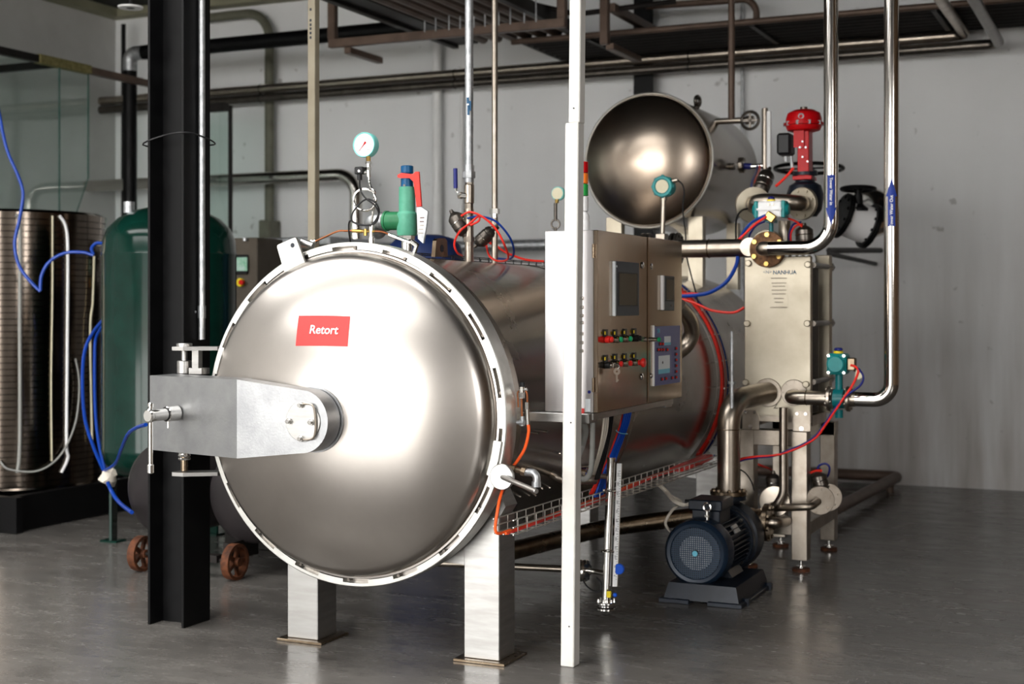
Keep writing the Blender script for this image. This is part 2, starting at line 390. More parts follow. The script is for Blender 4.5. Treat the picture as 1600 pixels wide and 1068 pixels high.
def mat_wall():
    m = bpy.data.materials.new('painted_plaster'); m.use_nodes = True; nt = m.node_tree; N = nt.nodes; L = nt.links; b = N['Principled BSDF']
    tc = N.new('ShaderNodeTexCoord')
    def noise(scale, st=(1, 1, 1), det=6):
        mp = N.new('ShaderNodeMapping'); mp.inputs['Scale'].default_value = st; L.new(tc.outputs['Object'], mp.inputs[0])
        n = N.new('ShaderNodeTexNoise'); n.inputs['Scale'].default_value = scale; n.inputs['Detail'].default_value = det; L.new(mp.outputs[0], n.inputs['Vector']); return n
    n1 = noise(.7); rp = N.new('ShaderNodeValToRGB'); e = rp.color_ramp.elements
    e[0].position = .3; e[0].color = S(226, 227, 228); e[1].position = .7; e[1].color = S(238, 239, 240)
    L.new(n1.outputs['Fac'], rp.inputs[0])
    # brown water stains running down the lower wall, deepened to paint in its shade
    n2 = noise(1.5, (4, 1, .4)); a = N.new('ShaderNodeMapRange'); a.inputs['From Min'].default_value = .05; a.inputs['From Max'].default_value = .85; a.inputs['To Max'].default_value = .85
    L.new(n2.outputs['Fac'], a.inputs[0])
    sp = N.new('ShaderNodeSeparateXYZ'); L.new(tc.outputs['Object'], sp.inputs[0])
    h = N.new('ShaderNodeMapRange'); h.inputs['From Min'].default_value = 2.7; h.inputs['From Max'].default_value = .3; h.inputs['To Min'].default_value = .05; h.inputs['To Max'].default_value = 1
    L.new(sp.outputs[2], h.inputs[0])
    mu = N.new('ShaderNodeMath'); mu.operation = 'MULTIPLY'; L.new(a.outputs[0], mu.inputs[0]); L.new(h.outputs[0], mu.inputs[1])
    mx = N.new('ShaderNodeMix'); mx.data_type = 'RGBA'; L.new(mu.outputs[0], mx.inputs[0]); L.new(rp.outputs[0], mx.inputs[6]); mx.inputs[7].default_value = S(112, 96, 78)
    n3 = noise(9, det=2); s3 = N.new('ShaderNodeMapRange'); s3.inputs['From Min'].default_value = .70; s3.inputs['From Max'].default_value = .76; s3.inputs['To Max'].default_value = .45
    L.new(n3.outputs['Fac'], s3.inputs[0])
    m2 = N.new('ShaderNodeMix'); m2.data_type = 'RGBA'; L.new(s3.outputs[0], m2.inputs[0]); L.new(mx.outputs[2], m2.inputs[6]); m2.inputs[7].default_value = S(120, 116, 110)
    L.new(m2.outputs[2], b.inputs['Base Color']); b.inputs['Roughness'].default_value = .7
    return m
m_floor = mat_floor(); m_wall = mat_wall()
m_wallL = M('grey_plaster', S(196, 195, 193), S(184, 183, 181), 0, .7, scale=1.5)
m_wallR = M('tan_plaster', S(128, 104, 80), S(114, 92, 72), 0, .7, scale=1.5)
m_ceil = M('dark_roof_deck', S(20, 19, 19), S(14, 14, 14), 0, .7, scale=2)
m_cornice = M('beige_cornice', S(140, 138, 116), S(126, 124, 104), 0, .6, scale=3)
m_brownpanel = M('brown_reflected_panel', S(136, 116, 97), S(122, 104, 87), .1, .5, scale=2)
m_yard = M('yard_concrete', S(178, 174, 166), S(164, 160, 152), 0, .8, scale=1)

# ---------------------------------------------------------------- the setting
def struct(name, mb, mat, **k): return mb.build(name, mat, kind='structure', flat=True, loc=(0, 0, 0), **k)
R_ = ROOM; T = .2
struct('floor', MB().bb(R_['x0'] - T, R_['x1'] + T, R_['y0'], R_['y1'] + T, -.2, 0), m_floor)
struct('ground_outside', MB().bb(-25, 20, -30, R_['y0'] - .001, -.25, -.03), m_yard)
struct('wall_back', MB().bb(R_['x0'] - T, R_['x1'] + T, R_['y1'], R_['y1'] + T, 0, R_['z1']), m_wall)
dr_ = MB().bb(-.62, 3.6, R_['y1'] - .08, R_['y1'] - .002, .0, 2.3)  # ribbed brown panel added outside the view to darken the steel's reflections
for k in range(9): dr_.bb(-.6 + k * .47, -.6 + k * .47 + .05, R_['y1'] - .10, R_['y1'] - .08, .02, 2.28)
struct('reflection_panel', dr_, m_brownpanel)
struct('wall_left', MB().bb(R_['x0'] - T, R_['x0'], R_['y0'], R_['y1'], 0, R_['z1']), m_wallL)
wr = MB(); xa_, xb_ = R_['x1'], R_['x1'] + T; sy0, sy1, sz0, sz1 = SIDEWIN
wr.bb(xa_, xb_, R_['y0'], sy0, 0, R_['z1']); wr.bb(xa_, xb_, sy1, R_['y1'], 0, R_['z1']); wr.bb(xa_, xb_, sy0, sy1, 0, sz0); wr.bb(xa_, xb_, sy0, sy1, sz1, R_['z1'])
struct('wall_right', wr, m_wallR)
wf = MB(); y0, y1 = R_['y0'] - T, R_['y0']
wf.bb(R_['x0'] - T, DOORWAY2[0], y0, y1, 0, R_['z1']); wf.bb(DOORWAY2[0], DOORWAY2[1], y0, y1, 0, DOORWAY2[2]); wf.bb(DOORWAY2[0], DOORWAY2[1], y0, y1, DOORWAY2[3], R_['z1'])
wf.bb(DOORWAY2[1], DOORWAY[0], y0, y1, 0, R_['z1']); wf.bb(DOORWAY[0], DOORWAY[1], y0, y1, DOORWAY[3], R_['z1']); wf.bb(DOORWAY[1], R_['x1'] + T, y0, y1, 0, R_['z1'])
struct('wall_front', wf, m_wallL)
cl = MB(); xs = sorted({R_['x0'] - T, R_['x1'] + T, *[a for q in SKYL for a in q[:2]]}); ys = sorted({R_['y0'] - T, R_['y1'] + T, *[a for q in SKYL for a in q[2:]]})
for i in range(len(xs) - 1):
    for j in range(len(ys) - 1):
        mx_, my_ = (xs[i] + xs[i + 1]) / 2, (ys[j] + ys[j + 1]) / 2
        if any(a < mx_ < b and c < my_ < d for a, b, c, d in SKYL): continue
        cl.bb(xs[i], xs[i + 1], ys[j], ys[j + 1], R_['z1'], R_['z1'] + T)
struct('ceiling', cl, m_ceil)
struct('trim_1', MB().bb(R_['x0'], R_['x1'], R_['y1'] - .16, R_['y1'] - .001, 4.63, R_['z1'] - .001), m_cornice)
struct('trim_2', MB().bb(R_['x0'] + .001, R_['x0'] + .16, 2, R_['y1'] - .17, 4.63, R_['z1'] - .001), m_cornice)
# ================================================================ black column, conduit, white post
def col_mb(x0, x1, y0, y1, z0, z1, tf, tw):
    mb = MB(); ym = (y0 + y1) / 2
    mb.bb(x0, x0 + tf, y0, y1, z0, z1, .002); mb.bb(x1 - tf, x1, y0, y1, z0, z1, .002); mb.bb(x0 + tf, x1 - tf, ym - tw / 2, ym + tw / 2, z0, z1)
    return mb
col = thing('steel_column', 'tall black steel I-beam column standing left of the retort', 'column', (-4.225, 5.46, 0))
MB().bb(-4.33, -4.316, 5.355, 5.56, 0, 4.715, .002).build('flange', m_blackpaint, col)
MB().bb(-4.134, -4.12, 5.355, 5.56, 0, 4.715, .002).build('flange', m_blackpaint, col)
MB().bb(-4.316, -4.134, 5.452, 5.464, 0, 4.715).build('web', m_blackpaint, col)
cd = thing('conduit_pipe', 'slim galvanised conduit running down the face of the black column', 'pipe', (-4.102, 5.47, 1.3))
z0 = U(306, 530, 5.47).z; zj = U(306, 487, 5.47).z
MB().cyl((-4.102, 5.47, z0), (-4.102, 5.47, 4.70), .0155, n=16).build('tube', m_galv, cd)
MB().cyl((-4.102, 5.47, zj - .03), (-4.102, 5.47, zj + .03), .019, n=16).cyl((-4.125, 5.45, zj), (-4.125, 5.44, zj), .008, n=10).build('coupling', m_galv, cd)
zw = U(280, 214, 5.4).z
MB().tube(spline([(-4.345, 5.34, zw - .035), (-4.22, 5.335, zw + .002), (-4.10, 5.345, zw + .012), (-4.083, 5.47, zw), (-4.10, 5.57, zw - .02), (-4.22, 5.585, zw - .02), (-4.345, 5.575, zw - .03)], 5, True), .004, n=6, closed=True).build(
    'binding_wire', m_black, None, 'thin black wire tied around the black column and conduit', 'wire')

post = thing('white_post', 'slender white square post on the floor in front of the control cabinet', 'post', (-2.22, 5.478, 0))
def lean_post(x0, x1, y0, y1, z0, z1, bev=.004):
    k = .0095
    mb = MB().bb(x0, x1, y0, y1, z0, z1, bev)
    for p in mb.v: p.x += k * p.z
    return mb
zt = U(890, 192, 5.45).z
lean_post(-2.253, -2.193, 5.445, 5.512, 0, zt).build('lower_section', m_white, post)
lean_post(-2.240, -2.190, 5.449, 5.510, zt, 4.70).build('upper_section', m_white, post)
mb = MB()
for zz in (.17, 1.02, zt + .06):
    MB().cyl((-2.215 + .0095 * zz, 5.4455, zz), (-2.215 + .0095 * zz, 5.4435, zz), .0035, n=8).build('screw_hole', m_ink, post)

for py in (466, 480, 493, 504, 521, 535, 548):
    z_ = UX(907, py, -2.18).z; x_ = -2.193 + .0095 * z_
    MB().cyl((x_, 5.482, z_), (x_ + .014, 5.482, z_), .0075, n=10).build('stud', m_chrome, post)
# ================================================================ the retort
AX, AZ, YD, RS = -3.143, 1.04, 5.23, .69
ret = thing('retort', 'large horizontal stainless retort with a domed round door and locking ring', 'retort', (AX, 5.4, 0))
sh = MB(); A3 = V((0, 1, 0))
prof = [(.60, .10), (.722, .10), (.722, .19), (RS + .006, .20), (RS + .006, .26), (RS, .27)]
for yy in (6.95, 8.55): prof += [(RS, yy - 5.23 - .006), (RS + .003, yy - 5.23 - .003), (RS + .003, yy - 5.23 + .003), (RS, yy - 5.23 + .006)]
rk, Rc = .10, 1.35
ye = 9.9 - 5.23
prof += [(RS, ye)]
ph = math.asin((RS - rk) / (Rc - rk))
for k in range(1, 9):
    a = (PI / 2 - ph) * k / 8; prof.append((RS - rk + rk * math.cos(a), ye + rk * math.sin(a)))
yc = ye - (Rc - rk) * math.cos(ph)
for k in range(1, 9):
    a = ph * (1 - k / 8); prof.append((Rc * math.sin(a), yc + Rc * math.cos(a)))
sh.lathe(prof, (AX, YD, AZ), A3, 128).build('shell', m_shell, ret, ang=40)

# locking ring with bayonet slots
ring = MB(); RO, RI, RSL = .7412, .7095, .7245; n = 252; slot = lambda k: (k % 14) in (3, 4, 5, 6, 7, 8, 9)
def rp(r, a, y): return V((AX + r * math.cos(a), y, AZ + r * math.sin(a)))
for k in range(n):
    a0, a1 = 2 * PI * k / n + .05, 2 * PI * (k + 1) / n + .05; ri = RSL if slot(k) else RI; rn = RSL if slot(k + 1) else RI
    yb = YD + .10
    ring.add([rp(ri, a0, YD), rp(RO - .004, a0, YD), rp(RO - .004, a1, YD), rp(ri, a1, YD)], [(0, 1, 2, 3)])
    ring.add([rp(RO - .004, a0, YD), rp(RO, a0, YD + .004), rp(RO, a1, YD + .004), rp(RO - .004, a1, YD)], [(0, 1, 2, 3)])
    ring.add([rp(RO, a0, YD + .004), rp(RO, a0, yb), rp(RO, a1, yb), rp(RO, a1, YD + .004)], [(0, 1, 2, 3)])
    ring.add([rp(ri, a0, YD), rp(ri, a1, YD), rp(ri, a1, yb), rp(ri, a0, yb)], [(0, 1, 2, 3)])
    if ri != rn: ring.add([rp(RSL, a1, YD), rp(RI, a1, YD), rp(RI, a1, yb), rp(RSL, a1, yb)], [(0, 1, 2, 3)])
lock = ring.build('locking_ring', m_ring, ret, ang=30)
stop = MB()
for k in range(0, n, 14):
    a = 2 * PI * (k + 4.1) / n + .05
    MB().cyl(rp(.716, a, YD + .012), rp(.716, a, YD + .06), .007, n=8).build('stop_pin', m_gunmetal, lock)
# stop block on the ring's right side and clamp plate at the upper left
mb = MB(); a0 = math.radians(-19); a1 = math.radians(-7)
poly = [rp(.694, a0, YD - .014), rp(.728, a0, YD - .014), rp(.728, (a0 + a1) / 2, YD - .014), rp(.728, a1, YD - .014), rp(.694, a1, YD - .014)]
mb.prism(poly, (0, .03, 0)).build('stop_block', m_ring, lock)
# door: rim, knuckle, crown
RD, rk, Rc, st = .694, .10, 1.25, .02
phd = math.asin((RD - rk) / (Rc - rk))
dp = [(.60, -.09), (.716, -.09), (.7255, -.06), (.7255, -.02), (.7075, -.018), (.7075, .012), (.706, .015), (RD + .004, .016), (RD, .012), (RD, st)]
for k in range(1, 11):
    a = (PI / 2 - phd) * k / 10; dp.append((RD - rk + rk * math.cos(a), st + rk * math.sin(a)))
DCY = st - (Rc - rk) * math.cos(phd)                   # crown centre along the outward axis
for k in range(1, 21):
    a = phd * (1 - k / 20); dp.append((Rc * math.sin(a), DCY + Rc * math.cos(a)))
DY = YD + .02
door = MB().lathe(dp, (AX, DY, AZ), (0, -1, 0), 160).build('door', m_door, ret, ang=50)
APEX = DY - (DCY + Rc); CC = V((AX, DY - DCY, AZ))
def on_crown(px, py, off=0.0):
    d = ray(px, py).normalized(); oc = EYE - CC; b = oc.dot(d); c_ = oc.length_squared - (Rc + off) ** 2
    return EYE + d * (-b - math.sqrt(b * b - c_))
q = [on_crown(*p, .0015) for p in ((467, 493), (547, 494), (543, 541), (462, 540))]
mb = MB(); gn = 10; vs = []
for j in range(gn + 1):
    for i in range(gn + 1):
        s_, t_ = i / gn, j / gn
        p = (q[0] * (1 - s_) + q[1] * s_) * (1 - t_) + (q[3] * (1 - s_) + q[2] * s_) * t_
        vs.append(CC + (p - CC).normalized() * (Rc + .0018))
fs = [(j * (gn + 1) + i, j * (gn + 1) + i + 1, (j + 1) * (gn + 1) + i + 1, (j + 1) * (gn + 1) + i) for j in range(gn) for i in range(gn)]
mb.add(vs, fs); stk = mb.build('sticker', m_redlab, ret, label='red sticker lettered Retort')
if stk.data.polygons[0].normal.y > 0: stk.data.flip_normals()
tp = on_crown(506, 515.5, .003); nn = (tp - CC).normalized(); xd = ((q[1] - q[0]).normalized()); xd = (xd - nn * xd.dot(nn)).normalized()
text('lettering', 'Retort', tp + nn * .0008, xd, nn, .052, m_whitep, stk, bold=.0006)

# hinge arm
arm = MB(); ZB, ZT = .872, 1.200
arm.prism([(-4.03, 5.00, ZB), (-3.467, 4.86, ZB), (-3.467, 4.972, ZB), (-3.60, 5.03, ZB), (-4.03, 5.17, ZB)], (0, 0, ZT - ZB))
hub = []
for k in range(17):
    a = math.radians(75 - 150 * k / 16 - 1); hub.append((AX - .012 + .130 * math.cos(a), 4.86, 1.036 + .130 * math.sin(a)))
arm.prism([(-3.467, 4.86, ZB), (-3.467, 4.86, ZT)] + hub, (0, .095, 0))
armo = arm.build('hinge_arm', m_arm, ret, ang=25)
hc = V((AX + .002, 4.86, 1.036))
MB().cyl((AX - .008, 4.955, 1.036), (AX - .008, 4.962, 1.036), .124, n=48).build('seal', m_black, armo)
MB().cyl((AX - .008, 4.962, 1.036), (AX - .008, 4.99, 1.036), .136, n=48).build('boss', m_arm, armo)
mb = MB().cyl(hc, hc + V((0, -.006, 0)), .082, n=40, ch=.002)
cov = mb.build('hub_cover', m_plate, armo)
mb = MB()
for dx, dz in ((-.062, 0), (.045, 0), (-.005, .068), (-.005, -.068)):
    p = hc + V((dx, -.004, dz)); MB().cyl(p, p + V((0, -.012, 0)), .013, n=6).cyl(p + V((0, -.012, 0)), p + V((0, -.024, 0)), .008, n=12).build('bolt', m_chrome, armo)
mb = MB().tube(spline([hc + V((0, -.012, .072)), hc + V((.05, -.013, .070)), hc + V((.064, -.013, .03)), hc + V((.066, -.013, -.03)), hc + V((.052, -.013, -.066)), hc + V((0, -.012, -.072))], 4), .004, n=6)
mb.build('retaining_wire', m_sat, armo)
# hinge pin, lugs
hp = U(288, 560, 5.2); hx, hy = hp.x, hp.y
zc = lambda py: U(288, py, 5.2).z
mb = MB().cyl((hx, hy, ZT), (hx, hy, zc(563)), .033, n=24, ch=.003).cyl((hx, hy, zc(563)), (hx, hy, zc(543)), .013).cyl((hx, hy, zc(545)), (hx, hy, zc(536)), .036, n=24, ch=.003)
mb.bb(hx + .05, hx + .085, hy - .01, hy + .02, ZT, zc(545)).bb(hx + .04, hx + .11, hy - .02, hy + .04, ZT, zc(574))
mb.build('hinge_pin', m_plate, ret)
mb = MB().cyl((hx, hy, ZB), (hx, hy, zc(712)), .025, n=20)
for k in range(3): mb.torus((hx, hy, zc(706 + 5 * k)), (0, 0, 1), .023, .006, n=20, m=6)
mb.build('hinge_spring', m_chrome, ret)
MB().cyl((hx, hy, zc(712)), (hx, hy, zc(735)), .016, n=16).build('hinge_bolt', m_bronze, ret)
for py in (541, 736):
    z = zc(py); MB().prism([(hx - .045, hy - .03, z), (hx - .03, hy - .05, z), (hx + .03, hy - .05, z), (AX - .70, 5.24, z), (AX - .70, 5.33, z), (hx + .02, hy + .05, z), (hx - .035, hy + .03, z)], (0, 0, -.017)).build('hinge_lug', m_plate, ret)
# T handle on the arm
s0 = U(277, 645, 4.945); s1 = U(236, 649, 4.80); s2 = s1 + (s1 - s0).normalized() * .02; sm = s0.lerp(s1, .45)
th = MB().cyl(s0, sm, .033, n=24, ch=.004).cyl(sm, s1, .026, n=24).cyl(s1, s2, .030, n=24, ch=.006)
hb = s1.lerp(s2, .1)
th.cyl(hb + V((0, 0, .035)), hb + V((0, 0, .055)), .012, n=16, ch=.004).cyl(hb + V((0, 0, .04)), hb + V((0, 0, -.215)), .0095, n=16).cyl(hb + V((0, 0, -.205)), hb + V((0, 0, -.245)), .014, n=16, ch=.004)
th.cyl(s0.lerp(s1, .35) + V((0, 0, -.03)), s0.lerp(s1, .35) + V((0, 0, -.06)), .005, n=8)
to = th.build('tommy_bar', m_chrome, ret, label='chrome tommy bar on the hinge arm')
MB().torus(sm, s1 - s0, .0265, .004, n=24, m=6).build('o_ring', m_black, to)
# clamp plate on the ring
pc = [U(*p, 5.205) for p in ((432, 383), (462, 370), (477, 412), (444, 425))]
def rounded(poly, r, n=4):
    out = []; m = len(poly)
    for i in range(m):
        b = poly[i]; d1 = (poly[i - 1] - b).normalized(); d2 = (poly[(i + 1) % m] - b).normalized()
        for k in range(n + 1):
            t = k / n; out.append((b + d1 * r) * (1 - t) ** 2 + b * 2 * t * (1 - t) + (b + d2 * r) * t * t)
    return out
cp = MB().prism(rounded(pc, .012), (0, .014, 0)).build('clamp_plate', m_ring, ret)
ch_ = U(457, 383, 5.2045); MB().cyl(ch_, ch_ + V((0, .003, 0)), .0105, n=16).build('pin_hole', m_ink, cp)
mb = MB(); b0 = U(472, 385, 5.30); mb.box(b0, (.05, .12, .045), .006, Matrix.Rotation(-.4, 3, 'Y')); mb.cyl(b0 + V((.03, -.05, .02)), b0 + V((.09, -.05, .0)), .014, n=12)
mb.build('clamp_block', m_plate, cp)
# round locking knob with bar, lower right
k0 = U(783, 745, 5.19); k1 = U(838, 767, 4.99)
MB().cyl(k0 + V((0, .02, 0)), k0, .053, n=40, ch=.003).build('locking_disc', m_plate, ret)
MB().cyl(k0 + V((0, .01, 0)), k1, .0105, n=16, ch=.002).build('locking_bar', m_plate, ret)
# legs with saddles and base plates
for x0, x1, ya, zt_ in ((-3.555, -3.395, 5.37, .50), (-2.665, -2.50, 5.37, .62), (-3.555, -3.395, 8.72, .50), (-2.665, -2.50, 8.72, .62)):
    lg = MB().bb(x0, x1, ya, ya + .16, .012, zt_, .003)
    lo = lg.build('leg', m_plate, ret)
    MB().bb(x0 - .035, x1 + .04, ya - .035, ya + .20, 0, .012, .002).build('base_plate', m_bronze, lo)
# saddle gussets over the right-hand legs
for ya in (5.37, 8.72):
    MB().prism([(-2.83, ya + .02, .41), (-2.64, ya + .02, .40), (-2.48, ya + .02, .66), (-2.52, ya + .02, .74)], (0, .12, 0)).build('saddle', m_plate, ret)
# studs and stub pipes on the shell's near side
def on_shell(px, py, r=RS):
    d = ray(px, py); ox, oz = EYE.x - AX, EYE.z - AZ
    a = d.x ** 2 + d.z ** 2; b = 2 * (ox * d.x + oz * d.z); c_ = ox ** 2 + oz ** 2 - r * r; D = b * b - 4 * a * c_
    return EYE + d * ((-b - math.sqrt(max(D, 0))) / (2 * a))
def sn(p): return V((p.x - AX, 0, p.z - AZ)).normalized()
mb = MB()
for p in ((800, 784), (812, 775), (826, 773), (836, 773), (846, 762), (858, 761), (853, 673), (839, 676), (874, 708)):
    a = on_shell(*p); MB().cyl(a, a + sn(a) * .008, .006, n=8).build('stud', m_chrome, ret)
a = on_shell(862, 740); b = U(899, 742, 5.75)
MB().tube([a - sn(a) * .03, a + sn(a) * .06, a + sn(a) * .06 + V((.05, .28, -.03))], .018, n=14, bend=.04).build('stub_pipe', m_sat, ret)
# ================================================================ control cabinet
CXF, CXB, CY0, CY1, CZ0, CZ1 = -2.145, -2.39, 5.60, 6.765, 1.05, 1.83
cab = thing('control_cabinet', 'stainless steel control cabinet with two doors mounted beside the retort', 'cabinet', (-2.27, 6.18, CZ0))
YM = UX(1011.5, 500, CXF).y
MB().bb(CXB, CXF - .022, CY0, CY1, CZ0, CZ1, .003).build('body', [m_cabside], cab)
d1 = MB().bb(CXF - .020, CXF, CY0 + .001, YM - .004, CZ0 + .001, CZ1 - .001, .002).build('door', m_cab, cab)
d2 = MB().bb(CXF - .020, CXF + .004, YM, CY1 - .001, CZ0 + .001, CZ1 - .001, .002).build('door', m_cab, cab)
MB().bb(CXF - .0235, CXF - .0195, YM - .006, YM + .003, CZ0, CZ1).build('door_seal', m_cream, cab)
# hinge side: strip with screws, hinges
for pz in (.09, .66): MB().cyl((CXF - .018, CY0 - .006, CZ0 + pz), (CXF - .018, CY0 - .006, CZ0 + pz + .06), .006, n=12).build('hinge', m_bronze, d1)
p = U(921, 612, CY0); MB().cyl(p, p + V((0, -.004, 0)), .007, n=14).build('cam_lock', m_navy, cab)
p = U(919, 632, CY0); MB().bb(p.x - .012, p.x + .01, CY0 - .002, CY0, p.z - .03, p.z + .025).build('warning_label', m_scrw, cab)
p = U(911, 642, CY0); MB().bb(p.x - .008, p.x + .006, CY0 - .003, CY0, p.z - .02, p.z + .012).build('warning_label', m_btnr, cab)
def cf(px, py, off=0): return UX(px, py, CXF + off)
def plate(name, px0, py0, px1, py1, t, mat, parent, off=0.0, bev=.002):
    a = cf(px0, (py0 + py1) / 2, off); b = cf(px1, (py0 + py1) / 2, off); m_ = (px0 + px1) / 2
    z1 = cf(m_, py0, off).z; z0 = cf(m_, py1, off).z
    return MB().bb(CXF + off - .0002, CXF + off + t, a.y, b.y, z0, z1, bev).build(name, mat, parent)
hmi = plate('touch_panel', 957, 409, 995, 493, .012, m_slate, cab, bev=.003)
plate('panel_edge', 956.3, 408, 958.5, 493.5, .013, m_scrw, hmi)
plate('black_frame', 961.5, 425, 993, 479, .0128, m_black, hmi)
plate('screen', 963.5, 427, 991, 477, .0134, m_lcd, hmi)
pt = cf(963, 416, .0128); text('lettering', 'HMI', pt, (0, 1, 0), (1, 0, 0), .014, m_scrw, hmi)
rec = plate('recorder_panel', 1033.5, 431, 1050, 485, .013, m_slate, cab, off=.004, bev=.003)
plate('panel_edge', 1031.5, 430, 1034, 484, .014, m_whitep, rec, off=.004)
plate('black_frame', 1036, 432.5, 1049.5, 471, .0138, m_black, rec, off=.004)
plate('screen', 1037.2, 436, 1048.3, 468, .0144, m_lcd, rec, off=.004)
pk = cf(1048, 477, .018); MB().cyl(pk, pk + V((.006, 0, 0)), .005, n=12).build('knob', m_chrome, rec)
lav = plate('mimic_panel', 1020, 509, 1061, 600, .006, m_lav, cab, off=.004)
plate('panel_edge', 1019, 508, 1020.6, 603, .008, m_whitep, lav, off=.004)
plate('display', 1036, 525, 1046, 534.5, .0068, m_scrw, lav, off=.004, bev=0); plate('display', 1036, 534.5, 1046, 539, .0068, m_scrb, lav, off=.004, bev=0)
plate('display', 1027, 555, 1044.5, 576, .0068, m_scrw, lav, off=.004, bev=0); plate('display', 1027, 576, 1044.5, 583, .0068, m_scrb, lav, off=.004, bev=0)
pt = cf(1035.5, 566, .012); MB().cyl(pt, pt + V((.0008, 0, 0)), .007, n=12).build('drop_symbol', m_ink, lav)
pt = cf(1029, 517, .0112); text('lettering', 'SN', pt, (0, 1, 0), (1, 0, 0), .03, m_scrb, lav)
for px, py in ((1030, 537), (1034, 537), (1027, 546), (1031, 546), (1035, 546), (1041, 546), (1055, 544), (1055, 553), (1055, 562), (1055, 571), (1055, 580), (1055, 589), (1033, 592), (1039, 591), (1049, 590)):
    p = cf(px, py, .010); mb = MB().box(p + V((.002, 0, 0)), (.004, .020, .017), .002); mb.cur = 1; mb.cyl(p + V((.004, .003, 0)), p + V((.010, .003, 0)), .0055, n=10); mb.build('key_switch', [m_ink, m_btnr], lav)
for px, py in ((1004, 414), (1017.5, 416), (1003, 588), (1017.5, 586.5)):
    p = cf(px, py, .002); MB().lathe([(0, .007), (.008, .007), (.014, .004), (.016, 0), (0, 0)], p, (1, 0, 0), 20).build('door_lock', m_chrome, d1 if px < 1010 else d2)
def button(px, py, cap, ring_, big=False):
    p = cf(px, py); r = .0135
    o = MB().cyl(p, p + V((.022, 0, 0)), r + .002, n=20, ch=.002).build('push_button', ring_, cab)
    mb = MB()
    if big: mb.cyl(p + V((.022, 0, 0)), p + V((.034, 0, 0)), .012, n=20).lathe([(.012, 0), (.020, .006), (.022, .014), (.018, .020), (0, .021)], p + V((.032, 0, 0)), (1, 0, 0), 24)
    else: mb.cyl(p + V((.022, 0, 0)), p + V((.036, 0, 0)), r - .001, n=20, ch=.004)
    mb.build('button_cap', cap, o)
    t = cf(px - .5, py - 10); MB().box(t + V((.004, 0, 0)), (.008, .03, .032), .001).build('tag_plate', m_btnb, o)
    t2 = cf(px - .5, py - 10, .0082); MB().box(t2, (.001, .016, .014)).build('tag_insert', m_yellow, o)
for px, py, c_, r_ in ((946, 530, m_btnr, m_btnr), (961, 530, m_btng, m_chrome), (976, 529, m_btng, m_chrome), (991, 528, m_btnb, m_btnb)): button(px, py, c_, r_)
for px, py, c_, r_, bg in ((946, 570, m_chrome, m_btnb, 0), (961, 568, m_btnr, m_chrome, 0), (976, 567, m_btnr, m_chrome, 0), (991, 566, m_btnr, m_chrome, 1)): button(px, py, c_, r_, bg)
p = cf(1018, 530, .004); MB().cyl(p, p + V((.03, 0, 0)), .011, n=18).build('push_button', m_chrome, cab)
MB().cyl(p + V((.03, 0, 0)), p + V((.045, 0, 0)), .011, n=18, ch=.004).build('button_cap', m_btng, cab)
ky = thing('key', 'small silver key hanging from a cabinet switch', 'key', cf(965, 600, .03))
k_ = cf(963.5, 580, .036)
kn = V((.62, -.78, 0)).normalized(); ks = V((.78, .62, 0)).normalized(); kr = Matrix((ks, -kn, V((0, 0, 1)))).transposed()
MB().hollow(k_, k_ + kn * .003, .0045, .0155, n=20).build('bow', m_chrome, ky)
MB().box(k_ + kn * .0015 + V((0, 0, -.030)), (.010, .003, .034), .001, kr).box(k_ + kn * .0015 + ks * .006 + V((0, 0, -.038)), (.006, .003, .007), 0, kr).build('blade', m_chrome, ky)
MB().torus(k_ + V((.0, 0, .022)), (0, 1, 0), .012, .0022, n=18, m=6).build('key_ring', m_chrome, ky)
# signal tower on the cabinet
sg = thing('signal_tower', 'stacked red orange green signal tower on top of the control cabinet', 'signal light', (-2.285, 5.78, CZ1))
sx, sy = -2.285, 5.78
sx = U(909.0, 300, sy).x
zz = lambda py: U(909, py, sy).z
MB().cyl((sx, sy, CZ1), (sx, sy, zz(345)), .036, n=24).sphere((sx, sy, zz(340)), .034, 20).build('base', m_whitep, sg)
for a, b, mt in ((253, 270, m_red), (271, 287, m_lamp_or), (288, 306, m_lamp_gr), (307, 330, m_whitep)):
    MB().cyl((sx, sy, zz(b)), (sx, sy, zz(a)), .029, n=24, ch=.002).build('lens', mt, sg)
# support bracket under the cabinet
br = thing('cabinet_bracket', 'stainless channel bracket carrying the control cabinet off the retort shell', 'bracket', (-2.4, 5.66, CZ0 - .05))
MB().bb(-2.462, -2.17, 5.56, 5.66, CZ0 - .042, CZ0 - .001, .003).build('channel', m_plate, br)
MB().bb(-2.462, -2.17, 6.60, 6.70, CZ0 - .042, CZ0 - .001, .003).build('channel', m_plate, br)
MB().bb(-2.19, -2.165, 5.60, 6.70, CZ0 - .03, CZ0 - .002, .002).build('rail', m_plate, br)
